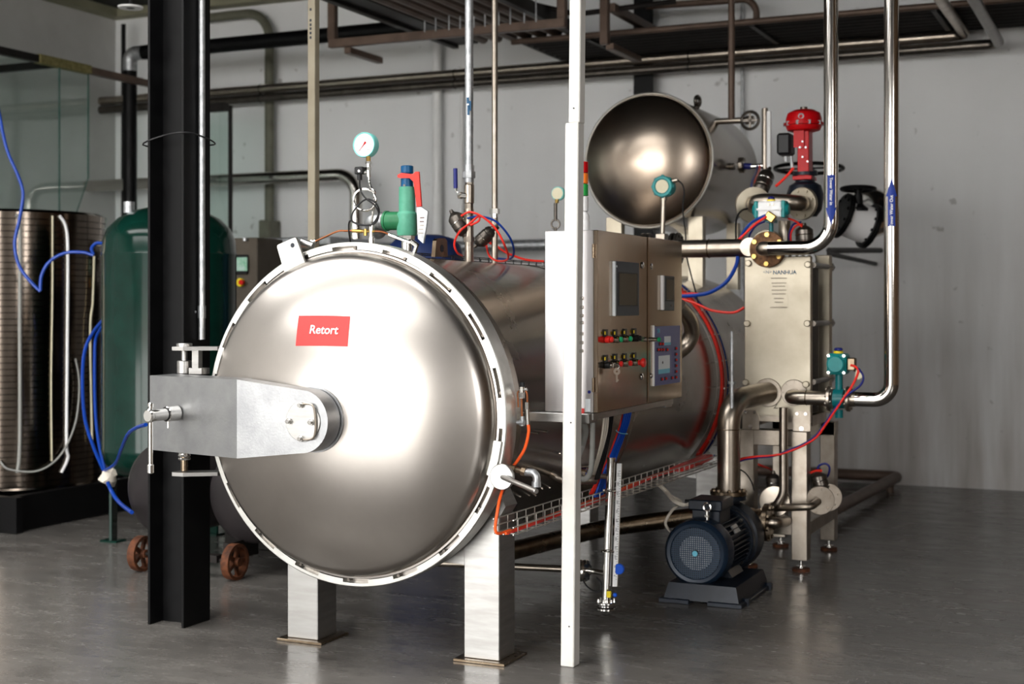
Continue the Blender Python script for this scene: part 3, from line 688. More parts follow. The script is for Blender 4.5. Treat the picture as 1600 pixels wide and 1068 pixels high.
# hoses and cable bundles from the cabinet floor to the tray
def cable(name, pts, r, mat, label, cat='cable', group=None, n=8, sp=6): return MB().tube(spline(pts, sp), r, n=n).build(name, mat, None, label, cat, group)
def ribbed(name, pts, r, mat, label, cat):
    sp = spline(pts, 16); mb = MB(); q = [sp[0]]
    tp_ = [1.0 if i % 2 else .88 for i in range(400)]
    return mb.tube(sp, r, n=12, taper=tp_).build(name, mat, None, label, cat)
zq = CZ0
ribbed('flexible_conduit', [U(926, 648, 5.75), U(926, 668, 5.75), U(925, 710, 5.75), U(922, 738, 5.75), U(913, 748, 5.78), U(905, 742, 5.85), U(903, 725, 5.95)], .0125, m_greyhose, 'grey ribbed conduit hanging in a U right beside the white post', 'conduit')
ribbed('flexible_conduit', [(-2.30, 5.72, CZ0), U(914, 668, 5.9), U(911, 690, 6.0), U(906, 705, 6.05), U(898, 722, 6.1)], .016, m_greyhose, 'short grey ribbed conduit half hidden behind the white post', 'conduit')
for k in range(7):
    dx = (k % 4) * 2.9; dy = (k // 4)
    cable('control_cable', [cf(977 + dx, 636, -.06 + dy * .015), UX(973 + dx, 660, -2.26 + dy * .015), UX(957 + dx, 705, -2.37 + dy * .015), UX(942 + dx * 1.1, 742, -2.42 + dy * .015), UX(929 + dx * 1.2, 776, -2.46 + dy * .015)], .0058, m_bluec, 'bright blue cable in the bundle dropping from the cabinet to the wire tray', 'cable', 'blue cables under the cabinet')
for k in range(3):
    dx = k * 2.2
    cable('air_tube', [cf(975 + dx, 640, -.075), UX(966 + dx, 672, -2.28), UX(951 + dx, 712, -2.38), UX(938 + dx, 740, -2.42), UX(921 + dx, 772, -2.45)], .0042, m_redtube, 'red air tube running down beside the blue cable bundle, ' + ('left', 'middle', 'right')[k] + ' of three', 'tube', 'red tubes under the cabinet')
for k in range(3):
    dx = k * 3.2
    cable('control_cable', [cf(944 + dx, 645, -.08), UX(942 + dx, 670, -2.24), UX(939 + dx * .8, 690, -2.26), UX(934 + dx * .6, 712, -2.30), UX(926 + dx * .5, 740, -2.38)], .005, m_whitec, 'white cable dropping from the cabinet by the conduit, ' + ('left', 'middle', 'right')[k] + ' of three', 'cable', 'white cables under the cabinet')
for k in range(3):
    dx = k * 2.5
    cable('control_cable', [cf(953 + dx, 644, -.09), UX(948 + dx, 680, -2.28), UX(940 + dx, 715, -2.31), UX(930 + dx, 748, -2.38)], .005, m_rubber, 'black cable beside the white cables under the cabinet, ' + ('left', 'middle', 'right')[k] + ' of three', 'cable', 'black cables under the cabinet')
ti = thing('cable_tie', 'pale blue cable tie around the blue cable bundle', 'cable tie', UX(971, 676, -2.2))
MB().tube(spline([UX(963, 673, -2.285), UX(970, 676.5, -2.275), UX(979, 677.5, -2.275), UX(979, 677, -2.31), UX(965, 672, -2.32)], 4, True), .0022, n=6, closed=True).build('strap', m_scrb, ti)
# ================================================================ instruments on top of the retort
GY = 5.36
def g(px, py, dy=0): return U(px, py, GY + dy)
top = lambda x: AZ + math.sqrt(max(RS * RS - (x - AX) ** 2, 0))
pg = thing('pressure_gauge', 'round pressure gauge with mint case and red needle on a looped siphon tube', 'gauge', g(580, 392))
gc = g(569, 226); gr = .056
MB().lathe([(0, .0), (gr * .86, 0), (gr * .88, -.004), (gr * .96, -.006), (gr, 0), (gr, .012), (gr * .97, .036), (0, .036)], gc, (0, 1, 0), 48).build('case', m_mint, pg)
dial = MB().cyl(gc + V((0, -.001, 0)), gc + V((0, -.0025, 0)), gr * .87, n=48).build('dial', m_whitep, pg)
mb = MB()
for k in range(41):
    a = math.radians(225 - 270 * k / 40); r0 = gr * (.70 if k % 5 == 0 else .75); u = V((math.cos(a), 0, math.sin(a)))
    mb.tube([gc + u * r0 + V((0, -.003, 0)), gc + u * gr * .8 + V((0, -.003, 0))], .0006, n=4)
mb.build('graduation', m_ink, dial, kind='stuff')
for k in range(7):
    a = math.radians(225 - 270 * k / 6); u = V((math.cos(a), 0, math.sin(a)))
    text('numeral', '%.1f' % (k * .1), gc + u * gr * .58 + V((0, -.003, 0)), (1, 0, 0), (0, -1, 0), .009, m_ink, dial, ext=.0002)
nd = V((-.66, 0, -.75)).normalized(); nv = V((nd.z, 0, -nd.x))
MB().prism([gc + V((0, -.004, 0)) + q_ for q_ in (nd * gr * .68, nv * .0022, -nd * gr * .2 + nv * .005, -nd * gr * .28 + nv * .003, -nd * gr * .28 - nv * .003, -nd * gr * .2 - nv * .005, -nv * .0022)], (0, -.0015, 0)).build('needle', m_red, dial)
st_ = [g(575.5, y) for y in (244, 252, 256, 261, 268)]
MB().cyl(st_[0], st_[1], .010, n=6).build('brass_nut', m_brass, pg)
MB().cyl(st_[1], st_[2], .013, n=6).cyl(st_[2], st_[3], .010, n=14).cyl(st_[3], g(575.5, 266), .0125, n=6).cyl(g(575.5, 266), g(576, 276), .009, n=12).cyl(g(577, 269), g(567, 269), .008, n=10).build('fitting', m_chrome, pg)
lp = [g(576.5, 274), g(577, 284), g(580, 293, -.01), g(585.5, 300, -.01)]
for k in range(0, 15):
    a = math.radians(35 - 26 * k); lp.append(g(570 + 17.3 * math.cos(a), 312 - 16.8 * math.sin(a), -.008 + .0016 * k))
lp += [g(583, 330, .015), g(581, 345, .015), g(580.5, 356, .01)]
MB().tube(spline(lp, 3), .0052, n=10).build('siphon_tube', m_chrome, pg)
MB().cyl(g(580.5, 352, .01), g(580.5, 360, .01), .012, n=12).cyl(g(580, 358, .01), g(580, 372, .01), .0085, n=12).cyl(g(580, 371, .01), g(580, 382, .01), .013, n=12).cyl(g(580, 381, .01), g(580, 396, .01), .012, n=12).build('riser', m_chrome, pg)
sw = thing('pressure_switch', 'small black plug-in pressure switch beside the gauge fitting', 'switch', g(563, 280))
MB().box(g(563, 266.5, .0), (.042, .036, .032), .004).cyl(g(562, 272), g(562, 281), .011, n=14).build('plug', m_black, sw)
p_ = g(561, 267, -.0185); MB().cyl(p_, p_ + V((0, -.002, 0)), .005, n=12).build('screw', m_chrome, sw)
cable('signal_cable', [g(562, 279), g(563, 296), g(571, 309, -.03), g(586, 321, -.03), g(592, 336, -.03), g(585, 349, -.03), g(566, 352, -.03), g(551, 346, -.03), g(551, 333, -.03), g(563, 317, -.02), g(575, 311, -.02), g(588, 318, -.02), g(592, 333, -.02), g(580, 351, -.025), g(560, 350, -.03), g(547, 345, -.02), g(545, 360, .0), g(549, 385, .05), g(552, 398, .1)], .0038, m_rubber, 'coiled black signal cable below the mint pressure gauge', 'cable')
cap = thing('capillary_tube', 'thin copper capillary with steel fittings arching over the locking ring', 'tube', g(580, 368))
MB().tube(spline([g(490, 378, .0), g(508, 370), g(528, 361, .0), g(540, 360.5, .01), g(551, 360.5, .01)], 5), .0042, n=8).build('copper_run', m_copper, cap)
MB().tube(spline([g(586, 361, .01), g(598, 362, .01), g(612, 368, .0)], 5), .0042, n=8).build('copper_run', m_copper, cap)
MB().cyl(g(551, 360.5, .01), g(566, 361, .01), .0085, n=10).cyl(g(566, 361, .01), g(586, 361, .01), .0065, n=10).cyl(g(571, 357.5, .01), g(571, 368, .01), .009, n=8).build('tee', m_brass, cap)
MB().cyl(g(608, 366.5, 0), g(620, 371, 0), .009, n=10).cyl(g(620, 371, 0), g(645, 380, -.02), .008, n=10).cyl(g(643, 377, -.02), g(652, 384, -.02), .012, n=10).cyl(g(651, 383, -.02), g(645, 402, -.02), .0095, n=10).build('fitting', m_chrome, cap)
MB().cyl(g(494, 376, 0), g(479, 383, 0), .0095, n=10).cyl(g(486, 379.5, 0), g(489, 378, 0), .012, n=6).build('fitting', m_chrome, cap)

# safety valve
SY = 5.73
def sv(px, py, dy=0): return U(px, py, SY + dy)
va = thing('safety_valve', 'green and blue safety relief valve with a red lever on the retort', 'valve', sv(635, 398))
kx = 6.52 / 2200
MB().cyl(sv(635.5, 392), sv(635.5, 366), 8.5 * kx, n=20).cyl(sv(636, 374), sv(636, 367), 12 * kx, n=6).build('inlet', m_chrome, va)
MB().lathe([(0, 0), (14.5 * kx, 0), (16 * kx, .012), (16 * kx, .10), (13 * kx, .112), (12.8 * kx, .225), (0, .225)], sv(636, 368), (0, 0, 1), 32).build('body', m_green, va)
ob = sv(632, 345)
MB().cyl(ob, sv(602, 345, .0), 14.5 * kx, n=28).cyl(sv(606, 345, .0), sv(603, 345, .0), 16 * kx, n=28).build('outlet', m_dkgreen, va)
mb = MB().cyl(sv(604, 345), sv(594, 345), 13 * kx, n=24)
mb.torus(sv(601, 345), (1, 0, 0), 12.5 * kx, .006, n=24, m=6); mb.torus(sv(596, 345), (1, 0, 0), 12.5 * kx, .006, n=24, m=6)
mb.tube([sv(596, 345), sv(577, 345), sv(577, 345) + V((0, .10, -.05))], 12 * kx, n=20, bend=.05)
mb.build('outlet_elbow', m_galv, va)
b0 = sv(636, 293.5)
cb = MB().cyl(b0, sv(636, 279), 9.6 * kx, n=24).cyl(sv(636, 279), sv(636, 270), 6.5 * kx, n=20).cyl(sv(636, 271), sv(636, 259), 9.8 * kx, n=24, ch=.003).build('bonnet', m_blue, va)
MB().cyl(sv(631.5, 289.5, -.03), sv(631.5, 289.5, -.035), .006, n=10).build('seal_screw', m_chrome, va)
lv = MB().prism([sv(*p, -.034) for p in ((621, 273), (627, 270), (645, 272), (649, 268), (654, 268), (658, 322), (651, 323), (646, 284), (640, 278), (625, 278), (621, 277))], (0, .012, 0)).build('lever', m_redh, va)
tg = thing('metal_tag', 'silver certificate tag hanging from the safety valve lever', 'tag', sv(658, 378))
MB().prism([sv(*p, -.05) for p in ((651, 324), (658, 323), (668, 330), (666, 352), (661, 380), (653, 373))], (0.004, .006, 0)).build('plate', m_galv, tg)
for i, (a, b_) in enumerate(((340, .02), (346, .02), (352, .018), (358, .018), (364, .016))):
    q0 = sv(659.5 - i * .5, a, -.052); MB().box(q0, (.022, .0012, .004)).build('print_line', m_rust if i < 2 else m_greyprint, tg)

# wire cable tray builder: long wires, and U-shaped cross wires each a part of its own
def wire_tray(name, label, path, wd, ht, side, up, step, mat, r=.0029, group=None):
    path = [V(p) for p in path]; root = thing(name, label, 'cable tray', path[0], group)
    side, L = side, 0
    def frame(i):
        t = (path[min(i + 1, len(path) - 1)] - path[max(i - 1, 0)]).normalized(); u = up(path[i]) if callable(up) else V(up); s_ = t.cross(u).normalized() * side
        return t, u, s_
    mb = MB()
    for a, b_ in ((0, 0), (.5, 0), (1, 0), (0, .5), (0, 1), (1, .5), (1, 1)):
        mb.tube([p + frame(i)[2] * wd * (a - .5) + frame(i)[1] * ht * b_ for i, p in enumerate(path)], r, n=6)
    mb.build('long_wire', mat, root, kind='stuff')
    cum = [0]
    for i in range(1, len(path)): cum.append(cum[-1] + (path[i] - path[i - 1]).length)
    d = step / 2; i = 0; proto = None
    while d < cum[-1]:
        while cum[i + 1] < d: i += 1
        f = (d - cum[i]) / (cum[i + 1] - cum[i]); p = path[i].lerp(path[i + 1], f); t, u, s_ = frame(i)
        if callable(up): u = up(p); s_ = t.cross(u).normalized() * side
        MB().tube([p + s_ * wd * -.5 + u * ht, p + s_ * wd * -.5 - u * r, p + s_ * wd * .5 - u * r, p + s_ * wd * .5 + u * ht], r, n=6).build('cross_wire', mat, root)
        d += step
    return root
m_wire = M('zinc_wire', S(206, 203, 196), None, .8, .35)
m_dkwire = M('dark_wire', S(60, 60, 62), None, .6, .4)
tr = wire_tray('wire_tray', 'pale wire basket cable tray running along the lower side of the retort', [(-2.435, 5.27, .565), (-2.435, 8.40, .545)], .09, .06, 1, (0, 0, 1), .095, m_wire)
wire_tray('wire_tray', 'dark wire cable tray lying along the top of the retort', [(AX - .2, 5.45, 1.722), (AX - .2, 7.9, 1.722)], .10, .045, 1, (0, 0, 1), .11, m_dkwire)
def arc(r, a0, a1, y, n=24): return [V((AX + r * math.cos(math.radians(a0 + (a1 - a0) * k / n)), y, AZ + r * math.sin(math.radians(a0 + (a1 - a0) * k / n)))) for k in range(n + 1)]
wire_tray('wire_tray', 'curved wire cable tray wrapping the far end of the retort shell', arc(RS + .02, -48, 62, 8.45), .09, .05, 1, lambda p: V((p.x - AX, 0, p.z - AZ)).normalized(), .16, m_wire)
for k in range(4):
    cable('air_tube', arc(RS + .05, 62, -38, 8.40 + .0225 * k, 14) + [V((-2.475 + .023 * k, 8.2, .60)), V((-2.475 + .023 * k, 7.6, .585))], .0108, m_redtube, 'thick red tube wrapped round the far end of the retort shell, ' + ('nearest', 'second', 'third', 'farthest')[k] + ' of four', 'tube', 'red tubes around the retort', sp=4)
cable('air_tube', arc(RS + .06, 60, -40, 8.505, 14) + [V((-2.42, 8.3, .60))], .006, m_bluetube, 'blue tube beside the red tubes round the far shell end', 'tube', sp=4)
for k in range(2):
    cable('air_tube', [UX(790 + 3 * k, 833, -2.43), V((-2.44 + .03 * k, 5.8, .575)), V((-2.45 + .03 * k, 6.6, .577)), V((-2.43 + .02 * k, 7.2, .60)), V((-2.44 + .03 * k, 8.0, .58))], .006, m_orange if k == 0 else m_redtube, ('orange', 'red') [k] + ' tube lying in the lower wire tray', 'tube')

# stainless lug, background gauge
lug = MB(); lp_ = [UX(674, 401, AX), UX(676, 376, AX), UX(679, 372, AX), UX(690, 372, AX), UX(693, 376, AX), UX(694, 401, AX)]
lug.prism(lp_, (.02, 0, 0)); lo_ = thing('lifting_lug', 'bronze-tinted lifting lug with a hole on the retort top', 'lug', UX(684, 401, AX)); lug.build('plate', m_bronze, lo_)
MB().cyl(UX(684.5, 388, AX) + V((.0205, 0, 0)), UX(684.5, 388, AX) + V((.022, 0, 0)), .018, n=18).build('hole', m_ink, lo_)
g2 = thing('pressure_gauge', 'small pale pressure gauge half hidden behind the white post and cabinet', 'gauge', UX(868, 410, AX))
c2 = UX(871, 302, AX); MB().cyl(c2, c2 + V((0, .035, 0)), .040, n=32, ch=.004).build('case', m_mint, g2); MB().cyl(c2 + V((0, -.001, 0)), c2 + V((0, -.003, 0)), .034, n=32).build('dial', m_cream, g2)
MB().cyl(UX(870, 311, AX), UX(870, 317, AX), .012, n=8).build('brass_nut', m_brass, g2)
MB().cyl(UX(868, 317, AX), UX(868, 345, AX), .010, n=10).torus(UX(868, 350, AX), (0, 1, 0), .026, .006, n=20, m=6).cyl(UX(868, 355, AX), UX(868, 424, AX), .010, n=10).build('siphon_tube', m_gunmetal, g2)

# feed pipe with ball valve and angle-seat valve
PX1 = lambda px, py, dx=0: UX(px, py, AX + dx)
def v3(px, py, Y): return U(px, py, Y)
Y7 = UX(733, 400, AX).y; k7 = (FWD.dot(UX(733, 300, AX) - EYE)) / 2200
P7 = lambda px, py, dy=0: U(px, py, Y7 + dy)
bx = UX(733, 300, AX).x
fp = thing('feed_pipe', 'grey galvanised feed pipe dropping to the ball valve on the retort', 'pipe', (bx, Y7, 1.73))
zt7 = lambda py: P7(733, py).z
MB().cyl((bx, Y7, zt7(264)), (bx, Y7, 4.70), 6.6 * k7, n=20).build('tube', m_galv, fp)
for k, (dx, py, s_) in enumerate(((-2, 157, 5), (1.5, 165, 6), (-1, 172, 4))):
    a = P7(733 + dx, py, -6.7 * k7); MB().box(a, (.012, .003, .05 if k else .03)).build('blue_mark', m_inkblue, fp)
MB().cyl((bx, Y7, zt7(268)), (bx, Y7, zt7(258)), 8 * k7, n=16).cyl((bx, Y7, zt7(278)), (bx, Y7, zt7(268)), 10.5 * k7, n=8).cyl((bx, Y7, zt7(285)), (bx, Y7, zt7(278)), 7.5 * k7, n=16).build('union', m_galv, fp)
bv = thing('ball_valve', 'steel ball valve with an upright blue lever on the feed pipe', 'valve', (bx, Y7, zt7(332)))
MB().cyl((bx, Y7, zt7(288)), (bx, Y7, zt7(284)), 7 * k7, n=6).cyl((bx, Y7, zt7(318)), (bx, Y7, zt7(288)), 8 * k7, n=20, ch=.004).cyl((bx, Y7, zt7(332)), (bx, Y7, zt7(318)), 7 * k7, n=8).build('body', m_sat, bv)
MB().cyl(P7(730, 306, -.02), P7(718, 305, -.02), .014, n=10).cyl(P7(721, 305, -.02), P7(717, 305, -.02), .02, n=6).build('stem', m_chrome, bv)
MB().tube([P7(718, 304, -.02), P7(713, 298, -.02), P7(712, 292, -.02)], .006, n=8).build('lever_arm', m_chrome, bv)
MB().tube([P7(712, 294, -.02), P7(711.5, 263, -.02)], .011, n=12).build('grip', m_navy, bv)
lp7 = thing('riser_pipe', 'short steel riser below the ball valve on the retort top', 'pipe', (bx, Y7, 1.72))
MB().cyl((bx, Y7, 1.72), (bx, Y7, zt7(332)), 7 * k7, n=16).cyl((bx, Y7, zt7(378)), (bx, Y7, zt7(370)), 9 * k7, n=8).cyl((bx, Y7, zt7(334)), (bx, Y7, zt7(326)), 7.6 * k7, n=16).build('tube', m_sat, lp7)
def seat_valve(name, label, a, b, r):
    o = thing(name, label, 'valve', b); d = (b - a); L = d.length; d.normalize()
    MB().lathe([(0, 0), (r * .22, 0), (r * .3, L * .10), (r * .55, L * .14), (r * .9, L * .22), (r, L * .26), (r, L * .60), (r * .92, L * .62), (r * .92, L * .66), (r, L * .68), (r * .8, L * .78), (r * .55, L * .82), (r * .5, L), (0, L)], a, d, 28).build('actuator', m_gunmetal, o)
    MB().torus(a + d * L * .42, d, r, r * .06, n=28, m=6).build('band', m_chrome, o)
    return o
seat_valve('angle_seat_valve', 'gunmetal angle-seat valve leaning left of the feed pipe riser', P7(704, 328, -.02), P7(733, 374, 0), 12.5 * k7)
Y8 = UX(773, 400, AX).y; k8 = (FWD.dot(UX(775, 300, AX) - EYE)) / 2200
P8 = lambda px, py, dy=0: U(px, py, Y8 + dy)
b8 = UX(775, 300, AX).x; z8 = lambda py: P8(775, py).z
ap = thing('steam_pipe', 'slim bright vertical pipe dropping to the retort right of the feed pipe', 'pipe', (b8, Y8, 1.72))
MB().cyl((b8, Y8, z8(328)), (b8, Y8, 4.70), 4.6 * k8, n=16).build('tube', m_sat, ap)
MB().cyl((b8, Y8, z8(334)), (b8, Y8, z8(326)), 8 * k8, n=6).cyl((b8, Y8, z8(340)), (b8, Y8, z8(334)), 5 * k8, n=14).build('union', m_chrome, ap)
MB().cyl((b8, Y8, 1.72), (b8, Y8, z8(340)), 5 * k8, n=16).cyl((b8, Y8, z8(352)), (b8, Y8, z8(345)), 6.5 * k8, n=12).build('lower_tube', m_sat, ap)
seat_valve('angle_seat_valve', 'gunmetal angle-seat valve leaning left of the slim bright pipe', P8(741, 386, -.03), P8(777, 352, 0), 11 * k8)
cable('air_tube', [P7(721, 337, -.05), P7(735, 331, -.06), P7(756, 340, -.05), P7(775, 358, -.03), P7(788, 382, -.02), P7(794, 403, .1), P7(780, 408, .25), P7(765, 400, .3), P7(760, 382, .4)], .0055, m_redtube, 'red air tube arching over the two angle-seat valves', 'tube')
cable('air_tube', [P7(730, 341, -.04), P7(750, 338, -.03), P7(775, 346, .0), P7(796, 370, .05), P7(803, 392, .15), P7(797, 404, .3), P7(775, 403, .5)], .0055, m_bluetube, 'blue air tube arching over the two angle-seat valves', 'tube')
cable('air_tube', [P7(735, 352, -.05), P7(748, 345, -.04), P7(747, 338, -.04), P7(735, 348, -.05), P7(718, 362, -.06), P7(710, 380, -.06), P7(714, 394, -.04), P7(722, 399, .05)], .0055, m_redtube, 'red air tube looping down left of the feed pipe riser', 'tube')
cable('air_tube', [P8(762, 378, .1), P8(776, 384, .12), P8(790, 394, .12), P8(820, 405, .12), P8(850, 408, .12)], .006, m_redtube, 'red air tube running along the shell top towards the cabinet', 'tube')

# copper fittings with orange hose on the near side of the door
FY = 5.335
f_ = lambda px, py, dy=0: U(px, py, FY + dy)
ff = thing('drain_fitting', 'small manifold of copper tubes and steel fittings beside the locking ring', 'fitting', f_(815, 660))
MB().cyl(f_(816, 597), f_(816, 604), .012, n=8).build('knob', m_black, ff)
MB().cyl(f_(816, 604), f_(816, 622), .010, n=10).cyl(f_(812, 610), f_(823, 608), .007, n=8).cyl(f_(815, 613), f_(815, 621), .013, n=6).build('body', m_chrome, ff)
MB().tube([f_(815, 620), f_(815.5, 652)], .005, n=8).tube([f_(812, 610), f_(809, 612), f_(810, 636)], .004, n=8, bend=.01).tube([f_(821, 608), f_(824, 616), f_(824, 630)], .0045, n=8, bend=.01).build('copper_tube', m_copper, ff)
MB().cyl(f_(824, 628), f_(824, 639), .010, n=8).cyl(f_(824, 639), f_(825, 663), .008, n=10).build('hose_barb', m_chrome, ff)
a_ = on_shell(792, 659); MB().cyl(f_(790, 659, .0), f_(817, 660), .009, n=12).cyl(f_(812, 660), f_(819, 660), .013, n=8).cyl(f_(816, 665), f_(816, 650), .010, n=8).build('nipple', m_galv, ff)
cable('air_hose', [f_(825, 660), f_(826, 675), f_(820, 700), f_(808, 720), f_(799, 732), f_(790, 752, -.02), f_(782, 775, -.06), f_(777, 800, -.09), f_(774, 826, -.10), f_(780, 833, -.08), f_(797, 828, .0)], .0068, m_orange, 'orange air hose hanging from the copper fittings to the wire tray', 'hose')
el = thing('elbow_fitting', 'galvanised elbow and brass union on the shell behind the round locking disc', 'fitting', f_(838, 760))
MB().cyl(f_(797, 731), f_(806, 733), .019, n=8).cyl(f_(806, 733), f_(818, 736), .014, n=12).cyl(f_(816, 735), f_(822, 737), .022, n=8).build('union', m_bronze, el)
MB().tube([f_(820, 737), f_(839, 738, .0), f_(838, 760, .0)], .0165, n=16, bend=.04).cyl(f_(838, 752), f_(838, 760), .0195, n=16).build('elbow', m_galv, el)
# ================================================================ upper tank on stilts over the retort
UZc, UR, UY = 2.505, .465, 9.17
ut = thing('upper_tank', 'smaller horizontal stainless tank with a domed end raised above the retort', 'tank', (AX, 9.9, 1.66))
LU = 10.35 - UY
pr_ = [(UR - .02, .0), (UR - .012, -.012), (UR, -.012), (UR, .03), (UR - .006, .034), (UR - .006, LU)]
for k in range(1, 9):
    a = PI / 2 * k / 8; pr_.append(((UR - .006) * math.cos(a), LU + .17 * math.sin(a)))
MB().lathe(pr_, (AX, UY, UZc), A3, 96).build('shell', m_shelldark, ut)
Rc2 = .72; rk2 = .07; r2 = UR - .014; ph2 = math.asin((r2 - rk2) / (Rc2 - rk2)); dpf = [(r2, 0)]
for k in range(1, 9):
    a = (PI / 2 - ph2) * k / 8; dpf.append((r2 - rk2 + rk2 * math.cos(a), rk2 * math.sin(a)))
c0 = -(Rc2 - rk2) * math.cos(ph2)
for k in range(1, 17):
    a = ph2 * (1 - k / 16); dpf.append((Rc2 * math.sin(a), c0 + Rc2 * math.cos(a)))
MB().lathe(dpf, (AX, UY, UZc), (0, -1, 0), 96).build('domed_end', m_tankdome, ut, ang=50)
MB().torus((AX, UY - .008, UZc), A3, UR - .006, .008, n=96, m=8).build('rim', m_ring, ut)
for px0, px1, ys in ((947, 971, 9.32), (1075, 1098, 9.32), (1060, 1080, 10.25), (1135, 1153, 10.25)):
    xa = U(px0, 400, ys).x; xb = U(px1, 400, ys).x; xa, xb = (xa, xb)
    zt_ = UZc - math.sqrt(max(UR ** 2 - (min(abs(xa - AX), abs(xb - AX))) ** 2, .01)) + .02
    MB().bb(xa, xb, ys, ys + .07, top(xb if xb > AX else xa) - .01, zt_, .002).build('support_leg', m_hxplate, ut)
NY = 9.62
nz = lambda px, py, dy=0: U(px, py, NY + dy)
MB().cyl(nz(1118, 190), nz(1176, 187), .022, n=14).build('nozzle', m_sat, ut)
MB().cyl(nz(1105, 262), nz(1148, 260), .024, n=14).flange(nz(1159, 258), (1, 0, 0), .055, .03, 6, .009).build('nozzle', m_sat, ut)
MB().cyl(nz(1088, 175, .1), nz(1089, 160, .1), .02, n=10).torus(nz(1090, 158, .1), (1, -.2, 0), .033, .014, n=24, m=8).build('lifting_eye', m_gunmetal, ut)
vv = thing('tank_valve', 'bright hand valve on the level nozzle of the upper tank', 'valve', nz(1172, 188))
MB().cyl(nz(1166, 188), nz(1178, 187.5), .03, n=14).build('body', m_sat, vv)
MB().torus(nz(1172, 188, -.06), (0, 1, 0), .06, .011, n=24, m=8).cyl(nz(1172, 188, -.07), nz(1172, 188, 0), .012, n=10).box(nz(1172, 188, -.06), (.11, .008, .014)).box(nz(1172, 188, -.06), (.014, .008, .11)).build('handwheel', m_gunmetal, vv)
lt = thing('level_tube', 'upright level indicator tube with white scale beside the upper tank', 'gauge', nz(1197, 265))
MB().cyl(nz(1195, 265), nz(1195, 169), .021, n=14, ch=.003).build('chamber', m_sat, lt)
MB().bb(nz(1199, 200).x, nz(1205, 200).x, NY - .02, NY + .01, nz(1200, 262).z, nz(1200, 174).z, .002).build('scale', m_whitep, lt)
tvp = thing('tank_pipe', 'tall slim pipe rising from the upper tank nozzle to the ceiling', 'pipe', nz(1143, 188))
xx = nz(1143, 188); MB().cyl((xx.x, xx.y, xx.z), (xx.x, xx.y, 4.70), .0235, n=16).build('tube', m_browntube, tvp)
fb = thing('hose_fitting', 'blue-collared hose fitting on the upper tank lower nozzle', 'fitting', nz(1172, 260))
MB().cyl(nz(1163, 259), nz(1174, 260), .022, n=12).build('collar', m_navy, fb); MB().cyl(nz(1174, 260), nz(1193, 259), .018, n=12).build('barb', m_chrome, fb)

# ================================================================ plate heat exchanger
HY0 = 7.95; hx0, hx1, hz0, hz1 = -2.141, -1.757, .875, 1.79
hx = thing('heat_exchanger', 'tall pale plate heat exchanger with bolted front plate and maker name', 'heat exchanger', (-1.95, 8.15, .66))
fpz = MB().bb(hx0, hx1, HY0, HY0 + .045, hz0, hz1, .004).build('front_plate', m_hxplate, hx)
MB().bb(hx0, hx1 + .02, 8.37, 8.44, hz0, hz1 + .02, .004).build('rear_plate', m_hxplate, hx)
for k in range(11):
    ya = HY0 + .055 + k * .019; MB().bb(hx0 + .02, hx1 - .012 - (.01 if k % 2 else 0), ya, ya + .011, hz0 + .02, hz1 - .03).build('pack_plate', m_bronze if k % 2 else m_gunmetal, hx)
def h(px, py, off=0): return U(px, py, HY0 - off)
for px, py in ((1168, 505), (1262, 505), (1260, 600), (1166, 597), (1170, 411), (1263, 413)):
    a = h(px, py); MB().cyl(a, a + V((0, -.022, 0)), .019, n=18, ch=.004).build('tie_bolt', m_hxplate, hx)
for py in (414, 505, 596):
    a = U(1262, py, 8.0); z = a.z; xb = hx1 + .005
    MB().cyl((xb, HY0 + .04, z), (xb, 8.50, z), .016, n=12).cyl((xb, 8.44, z), (xb, 8.475, z), .027, n=6).build('tie_rod', m_gunmetal, hx)
text('lettering', 'NANHUA', h(1226, 425.5, .0008), (1, 0, 0), (0, -1, 0), .0315, m_inkblue, hx, bold=.0006)
text('lettering', '<N>', h(1199, 425, .0008), (1, 0, 0), (0, -1, 0), .026, m_inkblue, hx)
lab = MB().prism([h(1200, 440, .0005), h(1231, 440, .0005), h(1231.5, 482, .0005), h(1228, 479.5, .0005), h(1216, 478.5, .0005), h(1204, 479.5, .0005), h(1200, 482, .0005)], (0, -.0008, 0)).build('data_plate', m_hxplate, hx)
for i, (y, ww) in enumerate(((434.5, 26), (442, 24), (447, 20), (453, 24), (459, 22), (466, 16), (472, 14), (480, 28))):
    MB().box(h(1217, y, .0015), (ww * .0036, .0008, .006)).build('print_line', m_greyprint, lab)
text('lettering', '2', h(1212, 633, .0008), (1, 0, 0), (0, -1, 0), .06, m_gunmetal, hx)
# foot brackets
for px0, px1, sg_ in ((1160, 1186, 1), (1239, 1266, -1)):
    a = h(px0, 640, .012); b_ = h(px1, 640, .012); zb = h(1200, 671).z; zt_ = h(1200, 640).z; zm = h(1200, 652).z
    pts = [V((a.x, HY0 - .012, zb)), V((b_.x, HY0 - .012, zb)), V((b_.x, HY0 - .012, zm if sg_ > 0 else zt_)), V((b_.x - (.02 if sg_ > 0 else 0), HY0 - .012, zt_)), V((a.x + (0 if sg_ > 0 else .02), HY0 - .012, zt_)), V((a.x, HY0 - .012, zt_ if sg_ > 0 else zm))]
    fo = MB().prism(pts, (0, .012, 0)).build('foot_bracket', m_sat, hx)
    mb = MB()
    for f in (.25, .75):
        q = V((a.x + (b_.x - a.x) * f, HY0 - .012, h(1200, 644).z)); mb.cyl(q, q + V((0, -.012, 0)), .010, n=6)
    mb.build('bracket_bolt', m_chrome, fo, kind='stuff')
    q = V(((a.x + b_.x) / 2, HY0 - .014, h(1200, 667).z)); MB().cyl(q, q + V((0, -.004, 0)), .013, n=16).build('slot_bolt', m_chrome, fo)
    MB().bb(a.x, b_.x, HY0 + .045, 8.37, hz0 - .05, hz0 + .01).build('foot_rail', m_sat, hx)
zb_ = h(1200, 671).z
